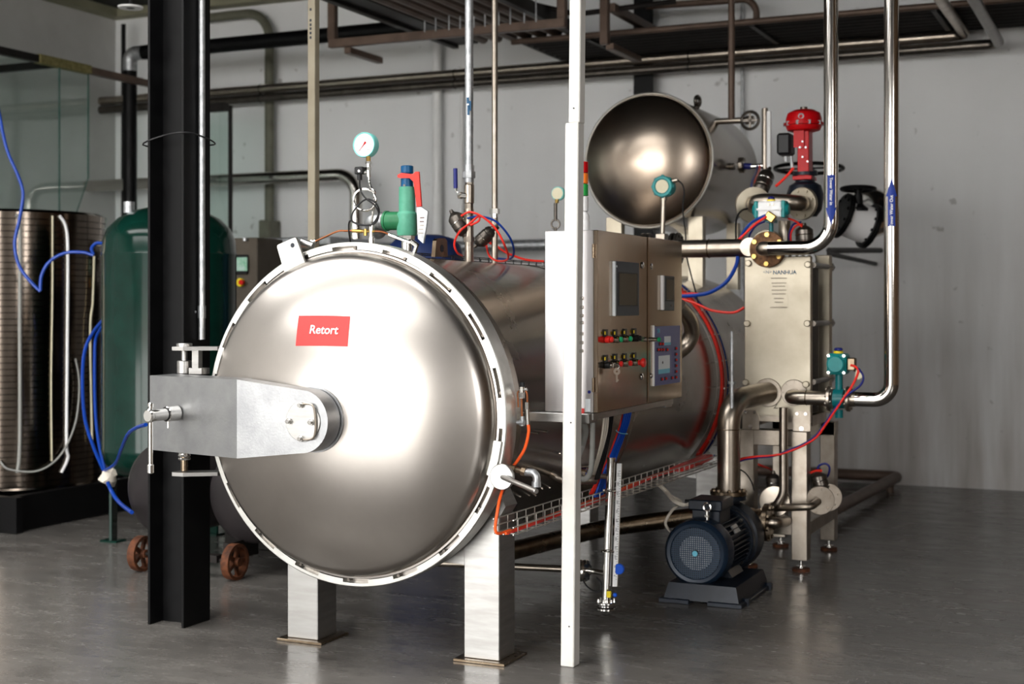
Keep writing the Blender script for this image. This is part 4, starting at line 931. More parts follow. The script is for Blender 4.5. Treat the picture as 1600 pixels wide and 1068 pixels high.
MB().bb(hx0, hx1, HY0, HY0 + .03, h(1200, 658).z, h(1200, 648).z).build('lower_rail', m_sat, hx)
for px, py in ((1200, 613), (1241, 613)):
    a = h(px, py); MB().cyl(a, a + V((0, -.012, 0)), .082 if px < 1220 else .075, n=32, ch=.003).bolts(a + V((0, -.012, 0)), (0, -1, 0), .065, 8, .006, .006).build('port_collar', m_sat, hx)
# stand
sd = thing('equipment_stand', 'square-tube stainless stand under the plate heat exchanger', 'stand', (-1.95, 8.15, 0))
bt = zb_; bb_ = h(1190, 695).z
a0x, a1x = h(1157, 690).x, h(1218, 690).x; c0x, c1x = h(1236, 690).x, h(1263, 690).x
MB().bb(a0x, c1x - .03, HY0 - .01, HY0 + .09, bb_, bt, .004).build('front_beam', m_sat, sd)
MB().bb(a0x, c1x, 8.70, 8.79, bb_, bt, .004).build('rear_beam', m_sat, sd)
lx = ((h(1157, 740).x, h(1179, 740).x), (h(1237, 780).x, h(1262, 780).x))
for (xa, xb) in lx:
    for ya in (HY0 - .012, 8.70):
        lo = MB().bb(xa, xb, ya, ya + .09, .065, bt if xa < -2 else bt - .002, .004).build('leg', m_sat, sd)
        xm = (xa + xb) / 2; MB().cyl((xm, ya + .045, .012), (xm, ya + .045, .066), .010, n=12).cyl((xm, ya + .045, .018), (xm, ya + .045, .03), .028, n=16).build('levelling_screw', m_chrome, lo)
        MB().cyl((xm, ya + .045, 0), (xm, ya + .045, .016), .05, n=24).build('foot_pad', m_rust, lo)
MB().bb(lx[1][0], lx[1][1], HY0 + .08, 8.70, .20, .28, .004).build('side_beam', m_sat, sd)
MB().bb(lx[0][1], lx[1][0], HY0 + .02, HY0 + .08, .20, .30, .004).build('cross_beam', m_sat, sd)

# ================================================================ tower water pipes
def arrow(name, words_, x, y, z0, z1, r, up, parent):
    # curved decal hugging the pipe's camera-facing side
    d = V((EYE.x - x, EYE.y - y, 0)).normalized(); base = math.atan2(d.y, d.x) ; rr = r + .0012
    mb = MB()
    def pt(s, z): a = base + s / rr; return V((x + rr * math.cos(a), y + rr * math.sin(a), z))
    w_, hw = .020, .031; hl = .098; nseg = 8
    zb, zt_ = (z0, z1) ; zh = zt_ - hl if up else zb + hl
    body = (zb, zh) if up else (zh, zt_)
    for i in range(nseg):
        s0, s1 = -w_ + 2 * w_ * i / nseg, -w_ + 2 * w_ * (i + 1) / nseg
        mb.add([pt(s0, body[0]), pt(s1, body[0]), pt(s1, body[1]), pt(s0, body[1])], [(0, 1, 2, 3)])
        h0, h1 = -hw + 2 * hw * i / nseg, -hw + 2 * hw * (i + 1) / nseg
        tip = (lambda s: zh + (zt_ - zh) * (1 - abs(s) / hw)) if up else (lambda s: zh - (zh - zb) * (1 - abs(s) / hw))
        mb.add([pt(h0, zh), pt(h1, zh), pt(h1, tip(h1)), pt(h0, tip(h0))], [(0, 1, 2, 3)])
    o = mb.build(name, m_decal, parent, label='blue flow arrow lettered ' + words_)
    zc_ = (body[0] + body[1]) / 2
    n_ = d; at = V((x, y, zc_)) + n_ * (rr + .002)
    text('lettering', words_, at, (0, 0, 1) if up else (0, 0, -1), n_, .0225, m_whitep, o, bold=.0004, ext=.0004)
TY = HY0 - .16
kp = lambda px, py, dy=0: U(px, py, TY + dy)
ip = thing('tower_water_pipe', 'polished inlet pipe with a downward blue arrow lettered Tower Water In', 'pipe', kp(1298, 385))
xi, zi = kp(1298.5, 300).x, kp(1250, 387).z; RP = 11.3 * FWD.dot(kp(1298, 300) - EYE) / 2200
xe = kp(1196, 387).x
MB().tube([(xi, TY, 4.70), (xi, TY, zi), (xe + .02, TY, zi)], RP, n=32, bend=.145, bn=12).build('tube', m_pol, ip)
MB().tube([(xe + .02, TY, zi), (xe - .02, TY, zi), (xe - .02, HY0 - .03, zi)], RP, n=28, bend=.06, bn=8).build('elbow', m_sat, ip)
arrow('flow_arrow', 'Tower Water In', xi, TY, kp(1298, 353).z, kp(1298, 274).z, RP, False, ip)
rf = thing('rusted_flange', 'brown rusty round flange with gold bolts above the heat exchanger', 'flange', h(1190, 415))
fc = V((xe - .02, HY0 - .045, zi))
MB().cyl(fc, fc + V((0, .025, 0)), .103, n=40, ch=.004).build('disc', m_rustfl, rf)
for k in range(6):
    a = .5 + k * PI / 3; q = fc + V((math.cos(a) * .083, 0, math.sin(a) * .083)); MB().cyl(q, q + V((0, -.016, 0)), .014, n=6).build('bolt', m_brass, rf)
op = thing('tower_water_pipe', 'polished outlet pipe with an upward blue arrow lettered Tower Water Out', 'pipe', kp(1393, 640))
xo, zo = kp(1393, 300).x, kp(1330, 623).z; xq = kp(1233, 623).x
MB().tube([(xo, TY, 4.70), (xo, TY, zo), (kp(1336, 623).x, TY, zo)], RP, n=32, bend=.145, bn=12).build('tube', m_pol, op)
MB().tube([(kp(1289, 623).x, TY, zo), (xq, TY, zo), (xq, HY0 - .008, zo)], RP, n=28, bend=.07, bn=8).build('branch', m_sat, op)
MB().torus((kp(1260, 623).x, TY, zo), (1, 0, 0), RP, .003, n=28, m=6).build('weld_seam', m_bronze, op)
arrow('flow_arrow', 'Tower Water Out', xo, TY, kp(1393, 354).z, kp(1393, 279).z, RP, True, op)
# butterfly valve with teal actuator in the outlet branch
bf = thing('butterfly_valve', 'teal pneumatic butterfly valve in the tower water outlet branch', 'valve', kp(1311, 650))
xv = kp(1311, 623).x; c_ = V((xv, TY, zo))
MB().cyl(c_ + V((-.028, 0, 0)), c_ + V((.028, 0, 0)), RP * 1.35, n=32).cyl(c_ + V((0, 0, -.06)), c_ + V((0, 0, -.105)), .022, n=14).cyl(c_ + V((0, 0, .05)), c_ + V((0, 0, .165)), .021, n=16).box(c_ + V((0, 0, .165)), (.075, .06, .015), .003).build('body', m_tealdk, bf)
for s_ in (-1, 1):
    MB().flange(c_ + V((s_ * .052, 0, 0)), (1, 0, 0), RP * 1.75, .02, 8, .008).cyl(c_ + V((s_ * .055, 0, 0)), c_ + V((s_ * .09, 0, 0)), RP * 1.05, n=24).build('flange', m_sat, bf)
ac = kp(1310, 568); ab = ac
act = MB().box(ab, (.105, .12, .115), .012).cyl(ab + V((0, -.058, 0)), ab + V((0, -.09, 0)), .047, n=28, ch=.006).build('actuator', m_teal, bf)
MB().cyl(ab + V((0, 0, .057)), ab + V((0, 0, .07)), .026, n=20).build('indicator_ring', m_yellow, act)
MB().cyl(ab + V((0, 0, .07)), ab + V((0, 0, .088)), .024, n=20, ch=.006).build('indicator_cap', m_navy, act)
for sx_ in (-1, 1):
    for sz_ in (-1, 1): MB().cyl(ab + V((sx_ * .042, -.06, sz_ * .046)), ab + V((sx_ * .042, -.066, sz_ * .046)), .008, n=8).build('screw', m_chrome, act)
MB().box(ab + V((.075, -.01, .0)), (.045, .05, .07), .006).cyl(ab + V((.09, -.01, -.03)), ab + V((.12, -.02, -.035)), .012, n=10).build('solenoid', m_bronze, bf)
kb = lambda px, py: U(px, py, TY - .1)
cable('air_tube', [kb(1329, 570), kb(1337, 573), kb(1341, 581), kb(1331, 603), kb(1311, 632), kb(1292, 660), kb(1276, 682), kb(1258, 694), kb(1235, 704), kb(1210, 711), kb(1182, 713), kb(1158, 717), kb(1140, 730)], .0068, m_redtube, 'red air tube swooping from the teal valve across the stand', 'tube')
cable('air_tube', [kb(1329, 570), kb(1340, 575), kb(1349, 588), kb(1344, 602), kb(1325, 616), kb(1308, 634), kb(1290, 660), kb(1275, 680), kb(1258, 692), kb(1235, 702), kb(1208, 712), kb(1180, 715), kb(1156, 720), kb(1138, 733)], .0058, m_navy, 'navy air tube following the red tube from the teal valve', 'tube')
MB().prism(rounded([kb(1338, 577), kb(1346, 579), kb(1348, 589), kb(1341, 593), kb(1335, 588)], .008), (0, .004, 0)).build('paper_tag', m_cream, None, 'small cream paper tag on the tubes by the teal valve', 'tag')
# ================================================================ pump
PX, PZ = -2.122, .245
pm = thing('pump_motor', 'dark navy electric motor with a grille fan cowl driving the pump', 'motor', (PX, 7.2, .07))
YF = 6.93
MB().lathe([(.128, .004), (.134, -.004), (.150, -.006), (.163, .004), (.170, .022), (.170, .125), (.163, .13), (.163, .135)], (PX, YF, PZ), A3, 64).build('fan_cowl', m_motorb, pm)
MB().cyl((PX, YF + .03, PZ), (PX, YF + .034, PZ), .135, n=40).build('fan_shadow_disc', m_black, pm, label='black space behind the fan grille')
gl = MB()
for k in range(-12, 13):
    o_ = k * .0108; hlf = math.sqrt(max(.131 ** 2 - o_ * o_, 0))
    if hlf < .01: continue
    gl.box((PX + o_, YF + .003, PZ), (.0042, .004, 2 * hlf)); gl.box((PX, YF + .003, PZ + o_), (2 * hlf, .004, .0042))
grl = gl.build('fan_grille', m_grille, pm, kind='stuff')
MB().cyl((PX, YF + .012, PZ), (PX, YF + .016, PZ), .088, n=36).build('fan_hub', m_galv, pm)
MB().cyl((PX, YF + .005, PZ), (PX, YF - .006, PZ), .017, n=24).build('hub_ring', m_black, pm)
MB().cyl((PX, YF - .006, PZ), (PX, YF - .010, PZ), .015, n=20, ch=.002).build('hub_cap', m_scrb, pm, label='sky blue hub cap')
MB().cyl((PX, YF + .13, PZ), (PX, 7.42, PZ), .140, n=40).build('housing', m_motor, pm)
mb = None
for k in range(40):
    a = 2 * PI * k / 40
    if abs(a - PI / 2) < .35: continue
    rot = Matrix.Rotation(-a, 3, 'Y'); c0_ = V((PX, YF + .14 + .165, PZ)) + V((math.cos(a), 0, math.sin(a))) * .150
    MB().box(c0_, (.030, .33, .0055), 0, rot).build('fin', m_motor, pm)
MB().cyl((PX, 7.40, PZ), (PX, 7.445, PZ), .178, n=48, ch=.006).build('end_shield', m_motor, pm)
for a in (PI / 4, 3 * PI / 4, -PI / 4, -3 * PI / 4):
    q = V((PX + .16 * math.cos(a), 7.40, PZ + .16 * math.sin(a))); MB().cyl(q, q + V((0, -.02, 0)), .011, n=6).build('shield_bolt', m_gunmetal, pm)
tb0 = U(1082, 812, 7.1); tb1 = U(1128, 775, 7.1)
tbx = MB().bb(tb0.x + .01, tb1.x, 7.06, 7.26, PZ + .13, .448, .004).bb(tb0.x - .008, tb1.x + .014, 7.05, 7.27, .448, .502, .006).build('terminal_box', m_motor, pm)
MB().cyl((tb0.x - .01, 7.12, .475), (tb0.x - .045, 7.12, .475), .017, n=14).build('cable_gland', m_black, tbx)
e_ = U(1105, 792, 7.0); MB().torus(e_, (.2, 1, 0), .020, .0065, n=24, m=8).cyl(e_ + V((0, 0, -.02)), e_ + V((0, 0, -.075)), .009, n=12).cyl(e_ + V((0, 0, -.04)), e_ + V((0, 0, -.05)), .014, n=8).build('lifting_eye', m_chrome, pm)
MB().box(V((PX + .128, 7.23, PZ + .09)), (.01, .09, .05), .002, Matrix.Rotation(-.6, 3, 'Y')).build('rating_plate', m_galv, pm)
for dx in (-.11, .11): MB().prism([(PX + dx - .03, 7.12, .098), (PX + dx + .03, 7.12, .098), (PX + dx * .8 + .012, 7.12, .16), (PX + dx * .8 - .012, 7.12, .16)], (0, .22, 0)).build('foot', m_motor, pm)
bs = thing('pump_pedestal', 'dark cast pedestal carrying the pump motor on the floor', 'pedestal', (-2.07, 7.14, 0))
b0, b1, ya, yb = -2.27, -1.875, 6.86, 7.45
def frustum(x0, x1, y0, y1, z0, z1, ins):
    vs = [(x0, y0, z0), (x1, y0, z0), (x1, y1, z0), (x0, y1, z0), (x0 + ins, y0 + ins, z1), (x1 - ins, y0 + ins, z1), (x1 - ins, y1 - ins, z1), (x0 + ins, y1 - ins, z1)]
    return MB().add(vs, [(0, 3, 2, 1), (4, 5, 6, 7), (0, 1, 5, 4), (1, 2, 6, 5), (2, 3, 7, 6), (3, 0, 4, 7)])
frustum(b0, b1, ya, yb, .016, .098, .022).build('plinth', m_motor, bs)
for xa_, xb_ in ((b0 - .02, b0 + .14), (b1 - .16, b1 + .02)): MB().bb(xa_, xb_, ya - .02, ya + .07, 0, .022, .003).build('front_lip', m_motor, bs)
MB().bb(b1 - .02, b1 + .02, ya + .06, yb + .02, 0, .020, .003).build('side_lip', m_motor, bs)
for yy in (6.95, 7.40): MB().cyl((b1 + .012, yy, .0), (b1 + .012, yy, .035), .02, n=6).build('anchor_bolt', m_motor, bs)
pu = thing('pump', 'dark pump casing with flanged stainless pipework behind the motor', 'pump', (PX, 7.6, .04))
MB().lathe([(0, 0), (.15, 0), (.185, .02), (.19, .06), (.19, .14), (.165, .17), (0, .18)], (PX, 7.45, PZ), A3, 48).build('casing', m_motor, pu)
MB().cyl((PX, 7.55, PZ + .1), (PX, 7.55, .455), .062, n=24).cyl((PX, 7.55, .445), (PX, 7.55, .468), .098, n=36).build('discharge_neck', m_motor, pu)
MB().bb(PX - .10, PX + .10, 7.48, 7.60, 0, .10, .01).build('foot', m_motor, pu)
rp_ = thing('riser_pipe', 'thick stained stainless riser from the pump up into the heat exchanger', 'pipe', (PX, 7.55, .47))
ze = h(1195, 615).z; RB = .062
MB().flange((PX, 7.55, .482), (0, 0, 1), .102, .024, 8, .011).build('flange', m_bronze, rp_)
hxp = h(1200, 613)
MB().tube([(PX, 7.55, .49), (PX, 7.55, ze - .02), (hxp.x, HY0 - .008, hxp.z)], RB, n=32, bend=.14, bn=10).build('tube', m_sat, rp_)
MB().torus((PX, 7.55, .83), (0, 0, 1), RB, .003, n=32, m=6).build('weld_seam', m_bronze, rp_)
thm = thing('thermometer_probe', 'slender upright probe standing on the thick riser elbow', 'probe', U(1143.5, 630, 7.55))
MB().cyl(U(1143.5, 640, 7.53), U(1143.5, 597, 7.53), .012, n=12).cyl(U(1143.5, 600, 7.53), U(1143.5, 596, 7.53), .020, n=8).cyl(U(1143.5, 597, 7.53), U(1143.5, 530, 7.53), .0105, n=12).cyl(U(1143.5, 530, 7.53), U(1143.5, 517, 7.53), .008, n=10).build('stem', m_galv, thm)
su = thing('suction_pipe', 'flanged stainless suction pipe to the right of the pump', 'pipe', (PX + .3, 7.66, .3))
sz = U(1190, 815, 7.7).z
MB().cyl((PX + .05, 7.70, sz), (U(1193, 815, 7.7).x, 7.70, sz), .075, n=28).build('tube', m_bronze, su)
xs_ = U(1199, 815, 7.7).x; MB().flange((xs_, 7.70, sz), (1, 0, 0), .105, .03, 8, .013).build('flange', m_bronze, su)
MB().tube([(xs_ + .01, 7.70, sz), (xs_ + .05, 7.70, sz), (xs_ + .05, 7.92, sz - .02)], .032, n=20, bend=.04).build('elbow', m_sat, su)
for k in range(3):
    o_ = k * 3
    cable('motor_cable', [UX(1027 + o_, 756, -2.42), U(1040 + o_, 768, 7.25), U(1052 + o_, 782, 7.1), U(1068 + o_, 789 - k, 7.1), U(1083, 783 + 4 * k, 7.08)] if k < 2 else [UX(1030, 757, -2.42), U(1048, 774, 7.25), U(1064, 784, 7.2), U(1050, 797, 7.1), U(1040, 815, 7.05), U(1044, 826, 7.05), U(1054, 834, 7.1)], .0075, m_whitec, ('white cable reaching the motor terminal box, upper one', 'white cable reaching the motor terminal box, lower one', 'white cable looping down left of the pump motor')[k], 'cable')
# lower valves and pipework right of the stand
lw = thing('steam_branch', 'slim stainless pipe dropping past the stand to flanged valves', 'pipe', U(1224, 795, 7.84))
B = lambda px, py, dy=0: U(px, py, 7.84 + dy)
MB().tube([B(1224, 636), B(1224, 772), B(1213, 789), B(1204, 792, .02)], .024, n=18, bend=.06).build('tube', m_sat, lw)
MB().cyl(B(1210, 783, .06), B(1212, 783, .10), .088, n=32, ch=.003).build('flange', m_sat, lw)
MB().tube([B(1206, 793, .02), B(1250, 792, -.02), B(1268, 791, -.02), B(1278, 783, .10)], .021, n=16, bend=.05).build('cross_tube', m_sat, lw)
fl = thing('flanged_valve', 'pair of round flanges with an angle actuator right of the stand', 'valve', B(1285, 800))
for px, dy in ((1281, .14), (1293, .24)): MB().flange(B(px, 781 - (px - 1281) * .4, dy), (.45, -1, 0), .082, .022, 6, .010).build('flange', m_sat, fl)
seat_valve('angle_seat_valve', 'gunmetal angle-seat valve standing right of the stand leg', B(1276, 733, .2), B(1287, 775, .2), .046)
seat_valve('angle_seat_valve', 'gunmetal angle-seat valve between the two stand legs', B(1208, 735, .25), B(1210, 778, .25), .046)
cable('air_tube', [B(1277, 735, .2), B(1280, 727, .2), B(1290, 724, .2), B(1296, 730, .2), B(1294, 742, .25), B(1288, 748, .3)], .006, m_navy, 'navy tube hooked over the valve right of the stand leg', 'tube')
cable('air_tube', [B(1266, 738, .15), B(1275, 735, .18), B(1284, 735, .2)], .007, m_redtube, 'short red tube feeding the valve right of the stand leg', 'tube')
cable('air_tube', [B(1182, 724, .5), B(1192, 728, .5), B(1204, 733, .4), B(1209, 740, .3)], .007, m_redtube, 'short red tube between the stand legs', 'tube')
cable('signal_cable', [B(1156, 733, -.1), B(1165, 739, -.1), B(1174, 752, -.1), B(1178, 765, .0)], .004, m_rubber, 'thin black cable drooping across the stand left leg', 'cable')
# floor pipe frame by the back wall
fr = thing('floor_pipe', 'pipe frame lying low along the floor in front of the back wall', 'pipe', (-1.93, 12.0, 0))
MB().tube([(-2.03, 9.6, .09), (-1.93, 12.02, .09), (-3.6, 12.02, .09)], .045, n=16, bend=.06).build('tube', m_browntube, fr)
for p in ((-2.02, 9.8), (-1.94, 11.7), (-3.2, 12.02)): MB().cyl((p[0], p[1], 0), (p[0], p[1], .06), .03, n=12).build('foot', m_browntube, fr)
# pipes beneath the retort
cpz = thing('drain_pipe', 'thin stainless drain pipe running level beneath the retort', 'pipe', (-2.9, 6.4, .18))
MB().cyl(U(560, 874, 6.4), U(900, 889, 6.4), .017, n=14).build('tube', m_sat, cpz)
bgp = thing('return_pipe', 'thick stained return pipe running low behind the level gauge to the pump', 'pipe', U(960, 802, 7.9))
MB().tube([(AX, 6.7, .365), (AX, 6.7, .20), (-2.95, 7.75, .20), U(1085, 806, 7.9)], .05, n=20, bend=.15).build('tube', m_bronze, bgp)
# ================================================================ level gauge by the white post
LY = 6.3
l_ = lambda px, py, dy=0: U(px, py, LY + dy)
lg = thing('level_gauge', 'stainless magnetic level gauge with a numbered white scale beside the white post', 'gauge', l_(947, 955))
MB().cyl(l_(955, 715), l_(947, 940), .0205, n=24).cyl(l_(955, 718), l_(955, 714), .022, n=24).build('chamber', m_chrome, lg)
MB().flange(l_(947, 941), (0, 0, 1), .050, .013, 0).cyl(l_(947, 946.5), l_(947, 944.5), .04, n=24).flange(l_(947, 950), (0, 0, 1), .050, .013, 0).bolts(l_(947, 942), (0, 0, 1), .038, 6, .0055, .022).build('bottom_flange', m_chrome, lg)
sc0, sc1 = l_(967.5, 724), l_(960.5, 916); ax_ = (sc1 - sc0).normalized(); nrm = V((EYE.x - sc0.x, EYE.y - sc0.y, 0)).normalized(); sd_ = V((-nrm.y, nrm.x, 0))
MB().prism([sc0 + sd_ * .011, sc0 - sd_ * .011, sc1 - sd_ * .011, sc1 + sd_ * .011], nrm * -.012).build('scale', m_whitep, lg)
mb = MB().prism([sc0 + sd_ * .014 - nrm * .001, sc0 + sd_ * .011 - nrm * .001, sc1 + sd_ * .011 - nrm * .001, sc1 + sd_ * .014 - nrm * .001], nrm * -.018)
mb.build('rail', m_sat, lg)
for k in range(44):
    f = .06 + .88 * k / 43; q = sc0.lerp(sc1, f) + nrm * .0006; ww = .010 if k % 5 == 0 else .005
    MB().box(q + sd_ * (.008 - ww / 2), (ww, .0006, .0018), 0, Matrix.Rotation(math.atan2(sd_.y, sd_.x), 3, 'Z')).build('tick', m_ink, lg)
for k in range(12):
    f = .09 + .82 * k / 11; q = sc0.lerp(sc1, f) + nrm * .0006; text('numeral', str((11 - k) * 50), q - sd_ * .002, (0, 0, 1), nrm, .012, m_ink, lg, ext=.0002)
MB().cyl(l_(920, 743, .02), l_(952, 744), .0125, n=14).build('upper_branch', m_sat, lg)
MB().cyl(l_(914, 890, .03), l_(944, 895), .0125, n=14).build('lower_branch', m_chrome, lg)
MB().flange(l_(915, 891, .02), (1, 0, 0), .052, .016, 8, .007).flange(l_(908, 891, .02), (1, 0, 0), .052, .016, 8, .007).build('side_flange', m_chrome, lg)
MB().flange(l_(915, 742, .05), (1, 0, 0), .045, .03, 6, .008).build('upper_flange', m_chrome, lg)
for py in (860, 766):
    q = l_(955 - (py - 718) * .034, py, -.02); MB().torus(q, (0, 0, 1), .023, .004, n=20, m=6).cyl(q + V((-.03, -.01, 0)), q + V((-.022, -.01, 0)), .007, n=8).cyl(q + V((.02, -.02, 0)), q + V((.036, -.02, 0)), .005, n=8).build('hose_clamp', m_chrome, lg)
q = l_(966, 889, .0); MB().cyl(q, q + V((.0, .02, 0)), .026, n=24, ch=.003).build('blue_knob', m_bluec, lg)
q = l_(951.5, 928, -.03); MB().box(q, (.022, .012, .03), .002).build('yellow_tag', m_yellow, lg)
q = l_(961, 929, -.02); MB().sphere(q, .011, 12).build('blue_cap', m_bluec, lg)
cable('signal_cable', [l_(908, 897), l_(915, 913, -.02), l_(928, 923, -.03), l_(938, 922, -.03), l_(939, 910, -.02), l_(932, 902, -.01)], .004, m_rubber, 'short black cable looped below the level gauge side flange', 'cable')

# ================================================================ transfer pipe and transmitter behind the cabinet
tpx = thing('transfer_pipe', 'broad satin pipe running from behind the cabinet to the rusty flange', 'pipe', U(1100, 405, HY0 + .1))
q1 = U(985, 387, HY0 + .1); q2 = U(1163, 387, HY0 + .1); zt_ = q1.z
MB().cyl((q1.x, HY0 + .1, q2.z), (q2.x - .0, HY0 + .1, q2.z), .053, n=28).build('tube', m_sat, tpx)
MB().torus((U(1108, 387, HY0 + .1).x, HY0 + .1, q2.z), (1, 0, 0), .053, .004, n=28, m=6).build('weld_seam', m_bronze, tpx)
MB().tube([(q2.x - .02, HY0 + .1, q2.z), (q2.x + .06, HY0 + .1, q2.z), (q2.x + .06, HY0 - .02, q2.z)], .053, n=24, bend=.06).build('elbow', m_sat, tpx)
for px in (1006, 1014, 1052, 1060): MB().flange((U(px, 380, HY0 + .1).x, HY0 + .1, q2.z), (1, 0, 0), .098, .018, 8, .009).build('flange', m_gunmetal, tpx)
q = U(1033, 370, HY0 + .08)
tm = thing('transmitter', 'round teal transmitter head with display on a stem above the cabinet', 'transmitter', q)
MB().bb(q.x - .03, q.x + .03, HY0 + .06, HY0 + .13, q2.z + .045, q.z + .02, .004).build('socket', m_sat, tm)
T8 = lambda px, py, dy=0: U(px, py, HY0 + .08 + dy)
MB().cyl(T8(1035, 366), T8(1037, 308), .0145, n=16).cyl(T8(1037, 313), T8(1037, 306), .022, n=12).build('stem', m_sat, tm)
hd = T8(1034.5, 291, -.03)
hdo = MB().lathe([(0, .0), (.042, 0), (.046, -.006), (.060, -.006), (.064, .0), (.064, .03), (.058, .035), (.058, .09), (0, .095)], hd, (0, 1, 0), 36).build('housing', m_teal, tm)
for k in range(8):
    a = k * PI / 4; MB().box(hd + V((math.cos(a) * .062, .012, math.sin(a) * .062)), (.016, .02, .016), .003, Matrix.Rotation(-a, 3, 'Y')).build('grip_lobe', m_teal, hdo)
MB().cyl(hd + V((0, -.001, 0)), hd + V((0, -.003, 0)), .040, n=32).build('display', m_cream, hdo)
MB().cyl(T8(1049, 283, .0), T8(1059, 281, .0), .014, n=12).build('gland', m_sat, tm)
cable('signal_cable', [T8(1058, 281), T8(1066, 288), T8(1069, 300), T8(1067, 320), T8(1068, 340), T8(1071, 365), T8(1072, 395), T8(1080, 430), T8(1088, 460), T8(1091, 476)], .0045, m_rubber, 'black cable hanging from the teal transmitter head', 'cable')
cable('air_tube', [T8(1066, 462), T8(1085, 461), T8(1110, 456), T8(1135, 440), T8(1150, 415), T8(1153, 400)], .012, m_bluetube, 'thick blue tube sagging from the cabinet to the heat exchanger top', 'tube')
cable('air_tube', [T8(1066, 467), T8(1085, 473), T8(1110, 484), T8(1135, 488), T8(1150, 487), T8(1163, 480)], .008, m_redtube, 'red tube sagging low between cabinet and heat exchanger', 'tube')
cable('air_tube', [T8(1066, 460), T8(1080, 458), T8(1096, 459)], .006, m_redtube, 'short red tube end showing right of the cabinet', 'tube')
hse = thing('steam_bend', 'bent stainless pipe showing right of the cabinet edge', 'pipe', UX(1075, 540, -2.35))
MB().tube([UX(1060, 478, -2.40), UX(1078, 497, -2.36), UX(1083, 520, -2.36), UX(1072, 540, -2.40), UX(1058, 550, -2.44)], .045, n=20, bend=.12).build('tube', m_sat, hse)

# ================================================================ valve cluster above the heat exchanger
KY = 8.55
K = lambda px, py, dy=0: U(px, py, KY + dy)
rv = thing('control_valve', 'red diaphragm control valve with a black positioner above the heat exchanger', 'valve', K(1255, 300))
s9 = FWD.dot(K(1255, 250) - EYE) / 2200
hd = K(1256, 207)
MB().lathe([(0, 0), (.45, 0), (.86, .10), (.97, .28), (.98, .33), (1.08, .35), (1.08, .47), (.98, .49), (.96, .75), (.85, 1.02), (.55, 1.16), (0, 1.18)], (0, 0, 0), (0, 0, 1), 40)
dm = MB(); R9 = 29 * s9; zsc = 36 * s9 / 1.18
dm.lathe([(r * R9, hh * zsc) for r, hh in ((0, 0), (.5, 0), (.86, .10), (.95, .28), (.96, .34), (1.07, .36), (1.07, .47), (.96, .49), (.95, .72), (.86, .98), (.55, 1.14), (0, 1.18))], hd, (0, 0, 1), 40)
dmo = dm.build('diaphragm_case', m_red, rv)
for k in range(10):
    a = k * PI / 5 + .2; q = hd + V((math.cos(a) * R9 * 1.02, math.sin(a) * R9 * 1.02, .33 * zsc)); MB().cyl(q, q + V((0, 0, .2 * zsc)), .009, n=6).build('case_bolt', m_galv, dmo)
q = hd + V((0, 0, 1.17 * zsc)); MB().cyl(q, q + V((0, 0, .016)), .022, n=12).build('vent_cap', m_gunmetal, dmo)
q = U(1251, 181, KY - R9); MB().torus(q + V((0, .01, 0)), (0, 1, 0), .014, .005, n=20, m=8).build('port_ring', m_galv, dmo)
yk = MB().bb(K(1244, 240).x, K(1260, 240).x, KY - .07, KY - .055, K(1250, 232).z, hd.z + .005).bb(K(1249, 240).x, K(1267, 240).x, KY - .055, KY + .05, K(1250, 280).z, hd.z + .004, .004)
yk.build('yoke', m_red, rv)
for px, py in ((1254, 221), (1250, 230), (1259, 230), (1254, 245), (1262, 252)): q = U(px, py, KY - .072); MB().cyl(q, q + V((0, -.004, 0)), .006, n=8).build('yoke_bolt', m_galv, rv)
MB().bb(K(1242, 280).x, K(1272, 280).x, KY - .07, KY + .07, K(1250, 282).z, K(1250, 276).z, .003).build('yoke_foot', m_red, rv)
ps = MB().bb(K(1219, 228).x, K(1241, 228).x, KY - .10, KY + .03, K(1230, 244).z, K(1230, 210).z, .014).build('positioner', m_black, rv)
MB().cyl(K(1228, 244, -.04), K(1228, 252, -.04), .012, n=10).cyl(K(1236, 244, -.04), K(1238, 262, -.04), .010, n=10).build('air_fitting', m_galv, ps)
bd = MB().lathe([(0, -.13), (.07, -.13), (.10, -.09), (.115, 0), (.095, .06), (.06, .08), (.055, .12), (.075, .12), (.075, .14), (0, .14)], K(1258, 305), (0, 0, 1), 32).build('body', m_motor, rv)
fc2 = K(1254, 318, -.13); MB().flange(fc2, (-.35, -1, 0), .098, .03, 8, .010).build('flange', m_hxplate, rv)
ub = thing('bypass_pipe', 'stained U-bend pipe between two flanges above the heat exchanger', 'pipe', K(1205, 325))
MB().tube([K(1254, 318, -.13), K(1250, 317, -.26), K(1195, 314, -.26), K(1178, 316, -.24), K(1182, 330, -.10)], .047, n=22, bend=.09).build('tube', m_sat, ub)
MB().hollow(K(1178, 320, -.19), K(1176, 320, -.16), .05, .108, n=36).build('flange', m_hxplate, ub)
MB().cyl(K(1226, 345, -.2), K(1226, 400, -.2), .036, n=18).build('down_tube', m_sat, ub)
pa = thing('pneumatic_actuator', 'white and teal pneumatic actuator with a blue and yellow position dome', 'actuator', K(1206, 345, -.42))
Q = lambda px, py, dy=0: U(px, py, KY - .42 + dy)
s7 = FWD.dot(Q(1206, 327) - EYE) / 2200
cn = Q(1205, 327.5)
MB().box(cn, (38 * s7, .09, 26 * s7), .008).box(cn + V((0, -.03, .0)), (39 * s7, .06, 3 * s7)).build('cylinder', m_whitep, pa)
for sx_ in (-1, 1): MB().box(cn + V((sx_ * 21.5 * s7, 0, 0)), (6 * s7, .096, 27 * s7), .008).lathe([(0, .02), (.03, .016), (.044, .0), (.044, -.004)], cn + V((sx_ * 24 * s7, 0, 0)), (sx_, 0, 0), 20).build('end_cap', m_teal, pa)
